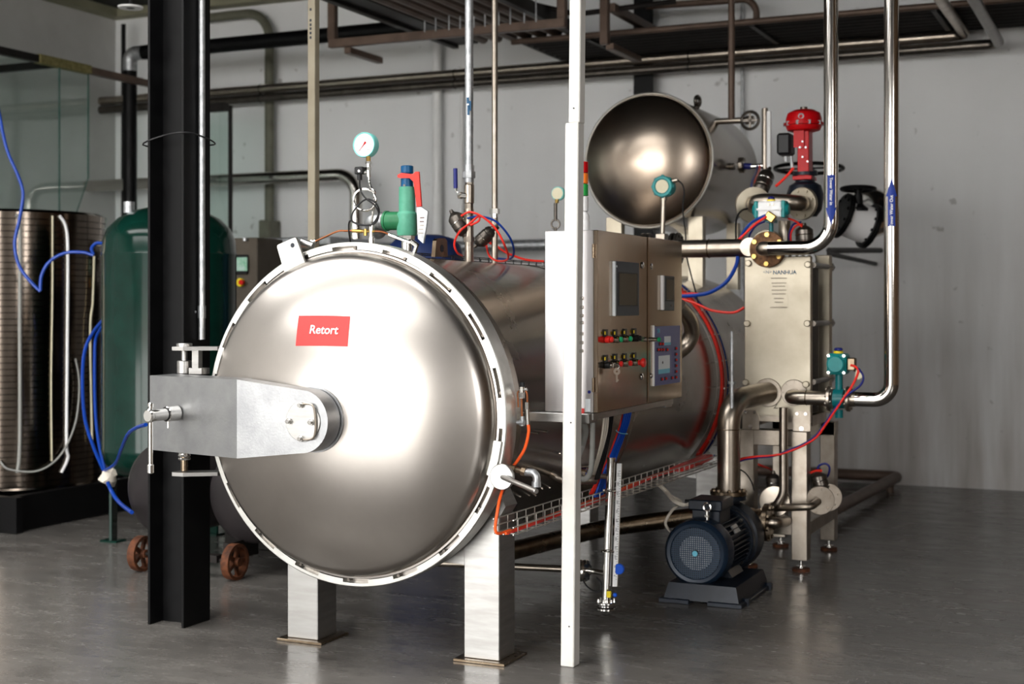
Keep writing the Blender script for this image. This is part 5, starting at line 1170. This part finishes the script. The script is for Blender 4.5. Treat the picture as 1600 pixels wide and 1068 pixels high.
MB().cyl(cn + V((0, 0, 13 * s7)), cn + V((0, 0, 16 * s7)), .024, n=20).build('dome_ring', m_yellow, pa)
MB().lathe([(.022, 0), (.020, .010), (.010, .018), (0, .020)], cn + V((0, 0, 16 * s7)), (0, 0, 1), 20).build('dome', m_navy, pa)
for px in (1201, 1207): q = Q(px, 319, -.047); MB().cyl(q, q + V((0, -.004, 0)), .008, n=10).build('plug', m_hxplate, pa)
MB().box(Q(1204, 339, -.06), (.06, .04, .05), .006, Matrix.Rotation(.6, 3, 'Y')).build('solenoid', m_brass, pa)
MB().cyl(Q(1205, 341), Q(1205, 372), .013, n=12).bb(Q(1198, 345).x, Q(1212, 345).x, KY - .46, KY - .38, Q(1200, 348).z, Q(1200, 343).z).build('stem', m_tealdk, pa)
bfv = thing('butterfly_valve', 'pale wafer butterfly valve under the white and teal actuator', 'valve', Q(1200, 405))
MB().flange(Q(1199, 383, .12), (0, 1, 0), .092, .05, 8, .010).build('body', m_hxplate, bfv)
seat_valve('angle_seat_valve', 'gunmetal angle-seat valve above the heat exchanger right of the white actuator', Q(1256, 348, .15), Q(1258, 392, .15), .052)
for i, (pts, r, mt, lb) in enumerate((
    ([Q(1198, 338, -.08), Q(1180, 350, -.08), Q(1163, 366, -.08), Q(1150, 378, -.08)], .0075, m_redtube, 'red tube slanting down left from the white actuator'),
    ([Q(1196, 336, -.07), Q(1178, 345, -.07), Q(1166, 356, -.07), Q(1156, 372, -.05)], .0075, m_bluetube, 'blue tube slanting down left from the white actuator'),
    ([Q(1197, 345, -.02), Q(1182, 352, -.02), Q(1172, 365, .0), Q(1170, 376, .02)], .006, m_navy, 'navy tube behind the red tube left of the white actuator'),
    ([Q(1231, 341, .05), Q(1244, 346, .08), Q(1253, 354, .1)], .0065, m_redtube, 'red tube from the white actuator to the angle valve'),
    ([Q(1252, 347, .1), Q(1240, 350, .1), Q(1234, 362, .1), Q(1233, 374, .12)], .006, m_navy, 'navy tube curling beside the angle valve on the heat exchanger'),
    ([Q(1254, 350, .1), Q(1243, 353, .1), Q(1236, 364, .1), Q(1236, 378, .12)], .006, m_redtube, 'red tube curling beside the angle valve on the heat exchanger'),
    ([Q(1168, 326, .2), Q(1160, 328, .15), Q(1153, 336, .1), Q(1150, 348, .06), Q(1150, 372, .0), Q(1152, 388, -.08)], .0055, m_rubber, 'black cable loop left of the U-bend pipe'),
    ([K(1240, 262, -.1), K(1232, 272, -.1), K(1222, 282, -.1), K(1212, 291, -.1)], .0085, m_redtube, 'thick red tube below the black positioner'),
    ([nz(1187, 259), nz(1186, 268, -.2), K(1181, 282, .3), K(1179, 300, -.15)], .008, m_redtube, 'red tube hanging from the upper tank fitting'),
    ([nz(1183, 259), nz(1182, 268, -.2), K(1176, 282, .3), K(1174, 300, -.15)], .008, m_bluetube, 'blue tube hanging from the upper tank fitting'),
)): cable('air_tube', pts, r, mt, lb, 'tube')
seat_valve('angle_seat_valve', 'dark angle-seat valve under the upper tank level tube', K(1203, 262, .05), K(1182, 312, -.12), .05)
for k in range(6):
    q = Q(1216 + 10 * k, 403, .16); MB().torus(q, (1, -.5, .35), .034 - .001 * (k % 2), .010, n=20, m=8).build('coiled_hose', m_whitep, None, 'white hose coil over the heat exchanger top, ' + ('first', 'second', 'third', 'fourth', 'fifth', 'sixth')[k] + ' turn from the rusty flange', 'hose', 'white hose coils')
# insulated pipe with handwheel valves behind
WY = 10.2
W = lambda px, py, dy=0: U(px, py, WY + dy)
ln = thing('insulated_pipe', 'white clad pipe with dark flanges behind the tower inlet pipe', 'pipe', W(1335, 385))
d0, d1_ = W(1314, 336, -.1), W(1360, 354, .02)
MB().cyl(d0, d1_, .135, n=32).build('cladding', m_whitep, ln)
for f, r_ in ((.08, .165), (.0, .165), (.92, .165), (1.0, .165)): q = d0.lerp(d1_, f); MB().flange(q, d1_ - d0, r_, .02, 10, .012).build('flange', m_blackpaint, ln)
MB().tube([d1_, W(1385, 346, .12), W(1378, 314, .32), W(1345, 306, .6)], .085, n=22, bend=.2).build('elbow', m_chrome, ln)
def handwheel(name, label, cpx, cpy, rad, stem_py, dy):
    o = thing(name, label, 'valve', W(cpx, stem_py, dy)); q = W(cpx, cpy, dy)
    MB().torus(q, (0, .06, 1), rad, .014, n=40, m=8).cyl(q + V((0, 0, -.015)), q + V((0, 0, .025)), .03, n=14).box(q, (2 * rad, .018, .012)).box(q, (.018, 2 * rad, .012)).build('handwheel', m_blackpaint, o)
    MB().cyl(q + V((0, 0, -.01)), W(cpx, stem_py, dy), .022, n=12).lathe([(0, 0), (.07, 0), (.07, .02), (.035, .05), (.03, .12), (0, .12)], W(cpx, stem_py, dy), (0, 0, 1), 20).build('bonnet', m_blackpaint, o)
    return o
handwheel('handwheel_valve', 'black handwheel valve right of the tower inlet pipe', 1341, 295, .115, 330, -.1)
handwheel('handwheel_valve', 'large black handwheel valve half hidden behind the red control valve', 1264, 263, .245, 295, .1)
wb = thing('steel_bracket', 'dark steel bracket fixed to the wall below the insulated pipe', 'bracket', W(1335, 410, .6))
MB().tube([W(1295, 391, .3), U(1376, 391, 12.19)], .022, n=8).build('arm', m_tray, wb)
MB().tube([W(1295, 396, .3), U(1368, 412, 12.19)], .018, n=8).build('strut', m_tray, wb)
# ================================================================ overhead pipework and trays
def PD(px, py, d): return EYE + ray(px, py) * d
wcol = thing('steel_column', 'black steel column against the back wall behind the upper tank', 'column', (-4.1, 12.1, 0))
xa, xb = U(990, 120, 12.0).x, U(1020, 120, 12.0).x
MB().bb(xa, xb, 12.0, 12.014, 0, 4.71).build('flange', m_blackpaint, wcol); MB().bb((xa + xb) / 2 - .006, (xa + xb) / 2 + .006, 12.014, 12.19, 0, 4.71).build('web', m_blackpaint, wcol)
for z, x1, nm, lb, mt in ((3.705, U(1508, 60, 11.9).x, 'overhead_pipe', 'upper of two long bright pipes along the back wall', m_sat), (3.612, U(1562, 66, 11.9).x, 'overhead_pipe', 'lower of two long pipes along the back wall', m_gunmetal)):
    o = thing(nm, lb, 'pipe', (-5, 11.9, z))
    MB().tube([(-10.25, 11.9, z), (x1, 11.9, z), (x1, 6.5, z)], .043, n=18, bend=.09).build('tube', mt, o)
    for xs_ in (-8.2, -6.0, -3.7): MB().torus((xs_, 11.9, z), (1, 0, 0), .043, .006, n=18, m=6).build('pipe_ring', m_tray, o)
dt = thing('silver_duct', 'dull silver pipe along the back wall bending down behind the retort', 'pipe', (-8.5, 11.7, 2.2))
ze_ = 2.78; MB().tube([(-10.25, 11.7, ze_), (U(556, 280, 11.7).x, 11.7, ze_), (U(556, 280, 11.7).x, 11.7, 1.2)], .062, n=20, bend=.2).build('tube', m_pol, dt)
BY = 11.0; p0 = U(203, 200, BY); zt_ = U(203, 84, BY).z
bl = thing('black_pipe', 'thick black pipe rising behind the green tank and turning along the ceiling', 'pipe', (p0.x, BY, 0))
MB().tube([(p0.x, BY, 0), (p0.x, BY, zt_ - .16)], .068, n=20).build('riser', m_blackpaint, bl)
MB().tube([(p0.x, BY, zt_ - .17), (p0.x, BY, zt_), (p0.x + .17, BY, zt_)], .070, n=20, bend=.15).build('elbow', m_galv, bl)
MB().tube([(p0.x + .16, BY, zt_), (-5.68, BY, zt_)], .070, n=20).build('run', m_blackpaint, bl)
th_ = thing('black_pipe', 'slim black pipe on the wall just left of the thick black riser', 'pipe', U(193, 330, 11.95))
q = U(193, 200, 11.95); MB().cyl((q.x, q.y, 0), (q.x, q.y, U(193, 38, 11.95).z), .025, n=12).build('tube', m_blackpaint, th_)
ol = thing('olive_duct', 'olive painted square duct bending down the back wall left of the beige tube', 'duct', U(421, 370, 11.95))
qa = U(421, 200, 12.07); zq_ = U(400, 20, 12.07).z
MB().tube([(-9.6, 12.07, zq_), (qa.x, 12.07, zq_), (qa.x, 12.07, .3)], .048, n=12, bend=.28, bn=10).build('tube', m_olive, ol)
MB().bb(qa.x - .075, qa.x + .06, 11.98, 12.18, .9, U(420, 343, 11.95).z, .01).build('junction', m_olive, ol)
bt_ = thing('beige_tube', 'beige square tube standing behind the retort door', 'post', PD(490, 900, 7.8))
qb = PD(490, 300, 7.8); MB().bb(qb.x - .024, qb.x + .024, qb.y - .024, qb.y + .024, 0, 4.71, .003).build('tube', m_beige, bt_)
for i, (py) in enumerate((13, 30, 37, 43, 50, 57)): MB().box((qb.x - .004, qb.y - .0245, PD(489, py, 7.75).z), (.012, .001, .014)).build('print_mark', m_ink, bt_)
pv = thing('white_pipe', 'white plastic downpipe with a collar on the back wall', 'pipe', U(683, 370, 12.1))
qp = U(683, 200, 12.1); MB().cyl((qp.x, 12.1, 0), (qp.x, 12.1, 4.70), .045, n=20).build('tube', m_pvc, pv); zc2 = U(683, 202, 12.1).z
MB().cyl((qp.x, 12.1, zc2 - .03), (qp.x, 12.1, zc2 + .03), .046, n=20).cyl((qp.x, 12.1, zc2 + .8), (qp.x, 12.1, zc2 + .88), .046, n=20).build('collar', m_pvc, pv)
tc_ = thing('thin_conduit', 'thin pale conduit stepping down the back wall left of the white post', 'conduit', U(720, 370, 12.14))
MB().tube([U(884, 0, 12.14), U(884, 99, 12.14), U(722, 112, 12.14), (U(720, 112, 12.14).x, 12.14, .3)], .014, n=10, bend=.07).build('tube', m_pvc, tc_)
# ladder tray of brown tubes, running to the back wall
TZ = 3.80
tb = thing('pipe_tray', 'overhead tray of parallel brown tubes running to the back wall', 'cable tray', (-5.0, 10, TZ))
for x in (-5.64, -4.44): MB().bb(x - .03, x + .03, 6.0, 11.2, TZ, TZ + .10, .003).build('side_rail', m_tray, tb)
MB().bb(-5.61, -5.42, 6.0, 11.2, TZ + .03, TZ + .06).build('side_plate', m_tray, tb)
for k in range(7):
    x = -5.34 + k * .14; MB().tube([(x, 6.0, TZ + .055), (x, 11.15, TZ + .055)], .045, n=10).build('brown_tube', m_browntube, tb)
for k in range(8):
    y = 6.3 + k * .68; MB().bb(-5.62, -4.46, y - .02, y + .02, TZ + .10, TZ + .13).build('rung', m_tray, tb)
hb_ = thing('tray_hanger', 'brown square-tube hanger frame under the overhead brown tubes', 'hanger', (-5, 10.1, 3.6))
HYb = 10.1; a = U(515, 64, HYb); b_ = U(884, 41, HYb); zh = (a.z + b_.z) / 2
MB().bb(a.x, b_.x, HYb - .03, HYb + .03, zh - .035, zh + .035, .004).build('cross_bar', m_browntube, hb_)
for x in (a.x + .03, b_.x - .03): MB().bb(x - .035, x + .035, HYb - .03, HYb + .03, zh + .035, 4.71, .004).build('hanger_post', m_browntube, hb_)
MB().bb(a.x + .14, a.x + .20, HYb + .0, HYb + .55, zh - .09, zh - .036, .004).build('channel_stub', m_browntube, hb_)
for k in range(5): x = -5.3 + k * .22; MB().tube([(x - .05, HYb - .035, zh + .02), (x - .05, HYb - .035, TZ + .12), (x + .05, HYb - .035, TZ + .12), (x + .05, HYb - .035, zh + .02)], .006, n=6, bend=.03).build('u_clamp', m_galv, hb_)
h2 = thing('tray_hanger', 'brown hanger post with cross channels right of the white post', 'hanger', U(945, 75, 10.6))
c0, c1 = U(945, 70, 10.6), U(945, 0, 10.6); MB().bb(c0.x - .035, c0.x + .035, 10.57, 10.63, c0.z, 4.71, .004).build('hanger_post', m_browntube, h2)
zk = U(952, 8, 10.6).z; MB().bb(c0.x + .02, c0.x + .08, 10.62, 11.9, zk - .05, zk + .02, .004).build('channel', m_browntube, h2)
zk2 = U(960, 66, 10.6).z; MB().bb(c0.x + .0, c0.x + .07, 10.62, 11.3, zk2 - .05, zk2, .004).build('channel', m_browntube, h2)
MB().tube([(c0.x - .5, 10.35, zk), (c0.x - .25, 10.6, zk - .05), (c0.x + .5, 10.9, zk + .05)], .022, n=10, bend=.1).build('brace', m_tray, h2)
# solid tray along the back wall
st2 = thing('cable_tray', 'dark solid cable tray running the length of the back wall to the right', 'cable tray', (-1.8, 11.3, 3.68))
MB().bb(-5.0, 4.9, 11.02, 12.18, 3.79, 3.80).build('tray_floor', m_tray, st2)
for y in (11.0,): MB().tube([(-5.0, y, 3.775), (4.9, y, 3.775)], .026, n=12).build('edge_tube', m_browntube, st2)
for k in range(8):
    y = 11.12 + .125 * k; MB().tube([(-4.9, y, 3.771), (4.9, y, 3.771)], .018, n=8).build('brown_tube', m_tray, st2)
for x in (-4.3, -2.9, -1.5, 0): MB().bb(x - .02, x + .02, 11.0, 11.84, 3.735, 3.75).build('support_bar', m_tray, st2)
for (px, ln_) in ((1143, 0),):
    o = thing('ceiling_pipe', 'brown pipe high on the back wall bending down beside the tank pipe', 'pipe', U(1183, 30, 11.7))
    MB().tube([U(1010, 10, 11.7), U(1140, 1, 11.7), U(1168, -2, 11.7), U(1182, 12, 11.7), U(1182, 34, 11.7)], .03, n=12, bend=.08).build('tube', m_browntube, o)
sl = thing('slim_conduit', 'thin grey conduit on the wall right of the brown tank pipe', 'conduit', U(1160, 190, 12.13))
q = U(1160, 100, 12.13); MB().cyl((q.x, q.y, .2), (q.x, q.y, 4.70), .015, n=10).build('tube', m_galv, sl)
lamp = thing('ceiling_lamp', 'small round white ceiling fitting with a black centre above the left corner', 'ceiling light', PD(204, 13, 10))
q = PD(204, 13, 10); MB().lathe([(.03, .0), (.085, 0), (.09, .012), (.03, .02)], q, (0, 0, 1), 32).build('ring', m_whitep, lamp)
MB().cyl(q + V((0, 0, .002)), q + V((0, 0, .015)), .032, n=20).cyl(q, (q.x, q.y, 4.71), .012, n=10).build('core', m_black, lamp)

# ================================================================ left side: glass enclosure, corrugated tank, green tank, drum
ge = thing('glass_enclosure', 'clear glass panels hung from dark rails above the corrugated tank', 'glass panel', (-9.0, 10, 2.0))
MB().bb(-9.03, -8.97, 6.0, 9.62, 3.67, 3.735).build('rail', m_tray, ge); MB().bb(-9.03, -8.97, 10.29, 11.82, 3.67, 3.735).build('rail', m_browntube, ge)
MB().bb(-10.29, -9.03, 9.87, 9.93, 3.67, 3.735).build('rail', m_tray, ge)
MB().bb(-9.04, -8.96, 9.62, 10.29, 3.665, 3.745, .004).build('corner_clamp', m_jointpaint, ge)
MB().bb(-9.006, -8.994, 6.2, 9.90, 1.2, 3.665).build('pane', m_glass, ge)
MB().prism([(-9.006, 9.905, 3.665), (-9.006, 10.28, 3.665), (-9.006, 10.26, 2.676), (-9.006, 10.0, 2.1), (-9.006, 9.905, 2.0)], (.012, 0, 0)).build('pane', m_glass, ge)
for y, z0 in ((9.90, 1.2), (10.28, 2.70)): MB().bb(-9.008, -8.992, y, y + .006, z0, 3.665).build('pane_edge', m_glassedge, ge)
MB().tube([(-9.0, 10.282, 2.70), (-9.0, 10.0, 2.1)], .006, n=6).build('pane_edge', m_glassedge, ge)
g3 = thing('glass_screen', 'glass pane in a slim dark post behind the black column', 'glass panel', U(360, 370, 11.3))
q = U(360, 200, 11.3); zt_ = U(360, 165, 11.3).z
MB().bb(q.x - .015, q.x + .015, 11.285, 11.315, 0, zt_).build('post', m_tray, g3); MB().bb(q.x - .9, q.x - .02, 11.295, 11.305, .8, zt_ - .03).build('pane', m_glass, g3)
MB().bb(q.x - .30, q.x - .04, 11.26, 11.34, zt_ - .05, zt_ + .03, .006).build('clamp', m_tray, g3)
# corrugated tank
ctc = PD(20, 333, 10.3); CXc, CYc = ctc.x, ctc.y
ct = thing('corrugated_tank', 'round stainless water tank with horizontal corrugated ribs at the left edge', 'tank', (CXc, CYc, .12))
zb_, zt_ = .24, 2.16; R0 = .66; pf = [(0, zt_ + .05), (.3, zt_ + .045), (R0 - .04, zt_ + .02), (R0, zt_)]
nr = 44; ph_ = (zt_ - zb_ - .02) / nr
for k in range(nr):
    z = zt_ - .01 - ph_ * k; dp_ = .010 if (k < 9 or 20 < k < 34) else .006
    pf += [(R0, z), (R0, z - ph_ * .80), (R0 - dp_, z - ph_ * .86), (R0 - dp_, z - ph_ * .93)]
pf += [(R0, zb_), (0, zb_)]
MB().lathe(pf, (CXc, CYc, 0), (0, 0, 1), 96).build('ribbed_wall', m_corr, ct, ang=18)
cs = thing('tank_stand', 'black steel stand under the corrugated tank', 'stand', (CXc, CYc, 0))
for ya_ in (CYc - .75, CYc + .6): MB().bb(CXc - .8, CXc + .75, ya_, ya_ + .07, 0, .24, .004).build('beam', m_blackpaint, cs)
for xa_ in (CXc - .75, CXc + .62): MB().bb(xa_, xa_ + .07, CYc - .68, CYc + .6, 0, .238, .004).build('side_beam', m_blackpaint, cs)
def ctp(px, py, off=.01):
    d = ray(px, py); ox, oy = EYE.x - CXc, EYE.y - CYc; r = R0 + off
    a = d.x ** 2 + d.y ** 2; b = 2 * (ox * d.x + oy * d.y); c_ = ox * ox + oy * oy - r * r; D = b * b - 4 * a * c_
    if D < 0: return EYE + d * (-b / (2 * a))
    return EYE + d * ((-b - math.sqrt(D)) / (2 * a))
for i, (pts, r, mt, nm, lb, cat) in enumerate((
    ([ctp(93, 337), ctp(103, 355), ctp(106, 400), ctp(105, 560), ctp(104, 690), ctp(106, 715), ctp(96, 738)], .011, m_pvc, 'hanging_hose', 'pale grey hose hanging down the corrugated tank left of the green tank', 'hose'),
    ([ctp(24, 336), ctp(31, 355), ctp(31, 500), ctp(31, 690), ctp(27, 738)], .012, m_greyhose, 'hanging_hose', 'grey hose hanging down the corrugated tank near the frame edge', 'hose'),
    ([ctp(118, 560, .03), ctp(124, 600, .03), ctp(118, 660, .03), ctp(95, 710, .03), ctp(60, 735, .03), ctp(15, 733, .03), ctp(0, 720, .03)], .007, m_greyhose, 'loose_wire', 'thin grey wire swagged low across the corrugated tank', 'wire'),
    ([ctp(147, 400, .03), ctp(145, 470, .03), ctp(141, 520, .03), ctp(144, 690, .03)], .008, m_cream, 'hanging_hose', 'cream tube hanging beside the blue cables at the tank edge', 'hose'),
    ([ctp(82, 337), ctp(82, 450), ctp(80, 600), ctp(81, 720)], .006, m_cream, 'loose_wire', 'thin yellowish wire hanging straight down the corrugated tank', 'wire'),
)): cable(nm, pts, r, mt, lb, cat)
L2 = lambda px, py, d=9.2: PD(px, py, d)
cable('blue_cable', [L2(-60, -250), L2(-40, -60), L2(-14, 110), L2(0, 183), L2(5, 210), L2(13, 240), L2(28, 274), L2(36, 302), L2(31, 340), L2(23, 380), L2(30, 415), L2(48, 440), L2(63, 455)], .011, m_bluetube, 'blue cable looping down from the upper left frame edge', 'cable', sp=5)
cable('blue_cable', [L2(63, 454), L2(65, 430), L2(78, 408), L2(102, 395), L2(130, 394), L2(145, 398), L2(143, 388), L2(150, 380), L2(160, 380)], .011, m_bluetube, 'blue cable arching across the corrugated tank to the green tank', 'cable', sp=5)
cable('blue_cable', [L2(168, 492, 9.0), L2(145, 520), L2(132, 550), L2(129, 600), L2(133, 655), L2(147, 700), L2(163, 736)], .012, m_bluetube, 'blue cable hanging at the tank gap, left strand', 'cable')
cable('blue_cable', [L2(168, 500, 9.0), L2(151, 525), L2(148, 560), L2(149, 640), L2(155, 695), L2(165, 736)], .011, m_bluetube, 'blue cable hanging at the tank gap, right strand', 'cable')
cable('blue_cable', [L2(164, 735, 8.6), L2(180, 724, 8.2), L2(190, 700, 7.8), L2(200, 678, 7.5), L2(213, 668, 7.2), L2(228, 663, 6.9)], .010, m_bluetube, 'blue cable running from the white wad up to the tommy bar', 'cable')
cable('blue_cable', [L2(168, 752, 8.5), L2(176, 770, 8.5), L2(187, 785, 8.4), L2(206, 800, 8.0)], .012, m_bluetube, 'short blue cable end dropping behind the dark drum', 'cable')
random.seed(3); wd_ = MB(); q = L2(170, 745, 8.6)
wd_.lathe([(0, -.05), (.03, -.045), (.05, -.02), (.045, .01), (.05, .03), (.02, .05), (0, .05)], q, (.2, .1, 1), 12)
for p in wd_.v: p += V((random.uniform(-.012, .012), random.uniform(-.012, .012), random.uniform(-.012, .012)))
wd_.build('tape_wad', m_whitec, None, 'crumpled white tape wad joining the blue cables', 'tape')
# green tank
gtc = PD(265, 320, 9.0); GX, GYc = gtc.x, gtc.y
gt = thing('air_receiver', 'dark green upright air receiver tank behind the black column', 'tank', (GX, GYc, 0))
RG = .42; pf = [(0, 2.15), (.10, 2.145), (.22, 2.115), (.32, 2.065), (.385, 2.0), (.412, 1.93), (RG, 1.85), (RG + .003, 1.84), (RG + .003, 1.83), (RG, 1.82), (RG, .62), (RG + .003, .61), (RG, .59), (.40, .52), (.33, .45), (.2, .40), (0, .385)]
MB().lathe(pf, (GX, GYc, 0), (0, 0, 1), 72).build('vessel', m_greentank, gt, ang=50)
for a in (200, 320, 80):
    q = V((GX + .37 * math.cos(math.radians(a)), GYc + .37 * math.sin(math.radians(a)), 0)); MB().box(q + V((0, 0, .31)), (.10, .02, .60), .003, Matrix.Rotation(math.radians(a + 90), 3, 'Z')).box(q + V((0, 0, .006)), (.13, .10, .012)).build('leg', m_greentank, gt)
MB().cyl((GX - .2, GYc - .15, 2.10), (GX - .2, GYc - .15, 2.17), .035, n=14).build('top_nozzle', m_galv, gt)
# dark drum on rusty wheels
dq = U(275, 775, 6.5); DX, DZ = -4.9, .45
dr = thing('drum_trolley', 'charcoal horizontal drum on rusty iron wheels behind the black column', 'drum', (DX, 7.0, 0))
RDm = .272; pf = [(0, -.05), (.10, -.046), (.18, -.032), (.24, -.010), (.262, .008), (RDm, .03), (RDm, 1.0), (.2, 1.08), (0, 1.1)]
for x in (U(246, 767, 6.5).x, -4.60): MB().lathe(pf, (x, 6.55, DZ), A3, 64).build('drum', m_darkdrum, dr, ang=50)
for x in (-5.24, -4.60):
    w0 = V((x, 6.43, .10)); wh = MB().hollow(w0 + V((-.024, 0, 0)), w0 + V((.024, 0, 0)), .083, .10, n=40)
    for k in range(5): a = k * 2 * PI / 5; wh.box(w0 + V((0, math.cos(a) * .05, math.sin(a) * .05)), (.018, .075, .02), 0, Matrix.Rotation(a, 3, 'X'))
    wh.cyl(w0 + V((-.035, 0, 0)), w0 + V((.035, 0, 0)), .024, n=16)
    wh.build('wheel', m_rust, dr)
MB().cyl((-5.26, 6.43, .10), (-4.58, 6.43, .10), .012, n=10).bb(DX - .2, DX + .2, 6.40, 6.46, .09, .13).build('axle', m_tray, dr)
for x in (-5.15, -4.65): MB().bb(x - .02, x + .02, 6.42, 6.70, .10, .20).build('strut', m_tray, dr)
MB().bb(-5.0, -4.8, 6.9, 7.3, .3, .5, .01).build('cross_tie', m_tray, dr)
MB().bb(DX - .4, DX + .4, 7.3, 7.36, 0, .22, .004).build('rear_foot', m_tray, dr)
# small control box and machine in the background, blue vessel
bxo = thing('control_box', 'brown control box with a lit screen and yellow switch behind the green tank', 'control box', (-6.25, 9.1, 0))
p0, p1 = U(352, 372, 9.0), U(402, 500, 9.0)
MB().bb(p0.x, p1.x, 9.0, 9.35, 0, p0.z, .006).build('case', m_panelbox, bxo)
q0, q1 = U(362, 398, 8.995), U(388, 428, 8.995); MB().bb(q0.x, q1.x, 8.975, 9.0, q1.z, q0.z, .004).build('screen_frame', m_black, bxo)
q0, q1 = U(366, 402, 8.97), U(386, 423, 8.97); MB().bb(q0.x, q1.x, 8.970, 8.976, q1.z, q0.z).build('screen', m_screen, bxo)
q = U(377, 441, 8.99); MB().cyl(q, q + V((0, -.02, 0)), .032, n=20).build('switch_plate', m_yellow, bxo); q = U(379, 441, 8.97); MB().cyl(q, q + V((0, -.025, 0)), .02, n=16).build('switch_knob', m_btnr, bxo)
q = U(383, 376, 8.98); MB().cyl(q, q + V((0, 0, .02)), .02, n=14).build('beacon', m_galv, bxo)
mc = thing('pipe_manifold', 'dark machine of pipes and plates behind the control box', 'machine', (-5.9, 9.9, 0))
p0, p1 = U(402, 376, 9.8), U(520, 376, 9.8)
MB().bb(p0.x, p1.x, 9.9, 10.4, 0, p0.z - .05, .01).build('body', m_tray, mc); MB().bb(p0.x - .1, p1.x, 9.75, 10.45, p0.z - .05, p0.z + .02, .01).build('top_plate', m_galv, mc)
for k in range(6): x = p0.x + .07 + k * .085; MB().tube([(x, 9.82, p0.z - .06), (x, 9.82, p0.z - .45 - .03 * (k % 3)), (x + .05, 9.9, p0.z - .5 - .03 * (k % 3))], .018, n=8, bend=.03).build('pipe', m_gunmetal, mc)
q0, q1 = U(399, 419, 9.7), U(416, 442, 9.7); MB().bb(q0.x, q1.x, 9.70, 9.705, q1.z, q0.z).bb((q0.x + q1.x) / 2 - .01, (q0.x + q1.x) / 2 + .01, 9.705, 9.9, q0.z - .05, q0.z - .03).build('notice', m_whitep, mc)
bv_ = thing('blue_vessel', 'dark blue rounded vessel top showing behind the retort', 'vessel', U(665, 400, 8.6))
q = U(664, 366, 8.6); MB().lathe([(0, 0), (.12, -.006), (.2, -.03), (.245, -.075), (.26, -.14), (.26, -q.z + .002), (0, -q.z + .002)], q, (0, 0, 1), 48).build('body', m_tarp, bv_)
p0 = U(720, 384, 8.4); sp_ = thing('silver_pipe', 'low silver pipe along the wall showing between the retort and cabinet', 'pipe', (-6, 11.8, 1.8))
zp = U(820, 383, 11.8).z; MB().cyl((-9.5, 11.8, zp), (-3.6, 11.8, zp), .055, n=18).build('tube', m_galv, sp_)

# ================================================================ lettering to real meshes
dg = bpy.context.evaluated_depsgraph_get()
for o in [o for o in C.objects if o.type == 'FONT']:
    me = bpy.data.meshes.new_from_object(o.evaluated_get(dg)); nm = o.name
    n_ = bpy.data.objects.new(nm.split('.')[0], me); C.objects.link(n_)
    n_.parent = o.parent; n_.location = o.location; n_.rotation_euler = o.rotation_euler
    bpy.data.objects.remove(o)
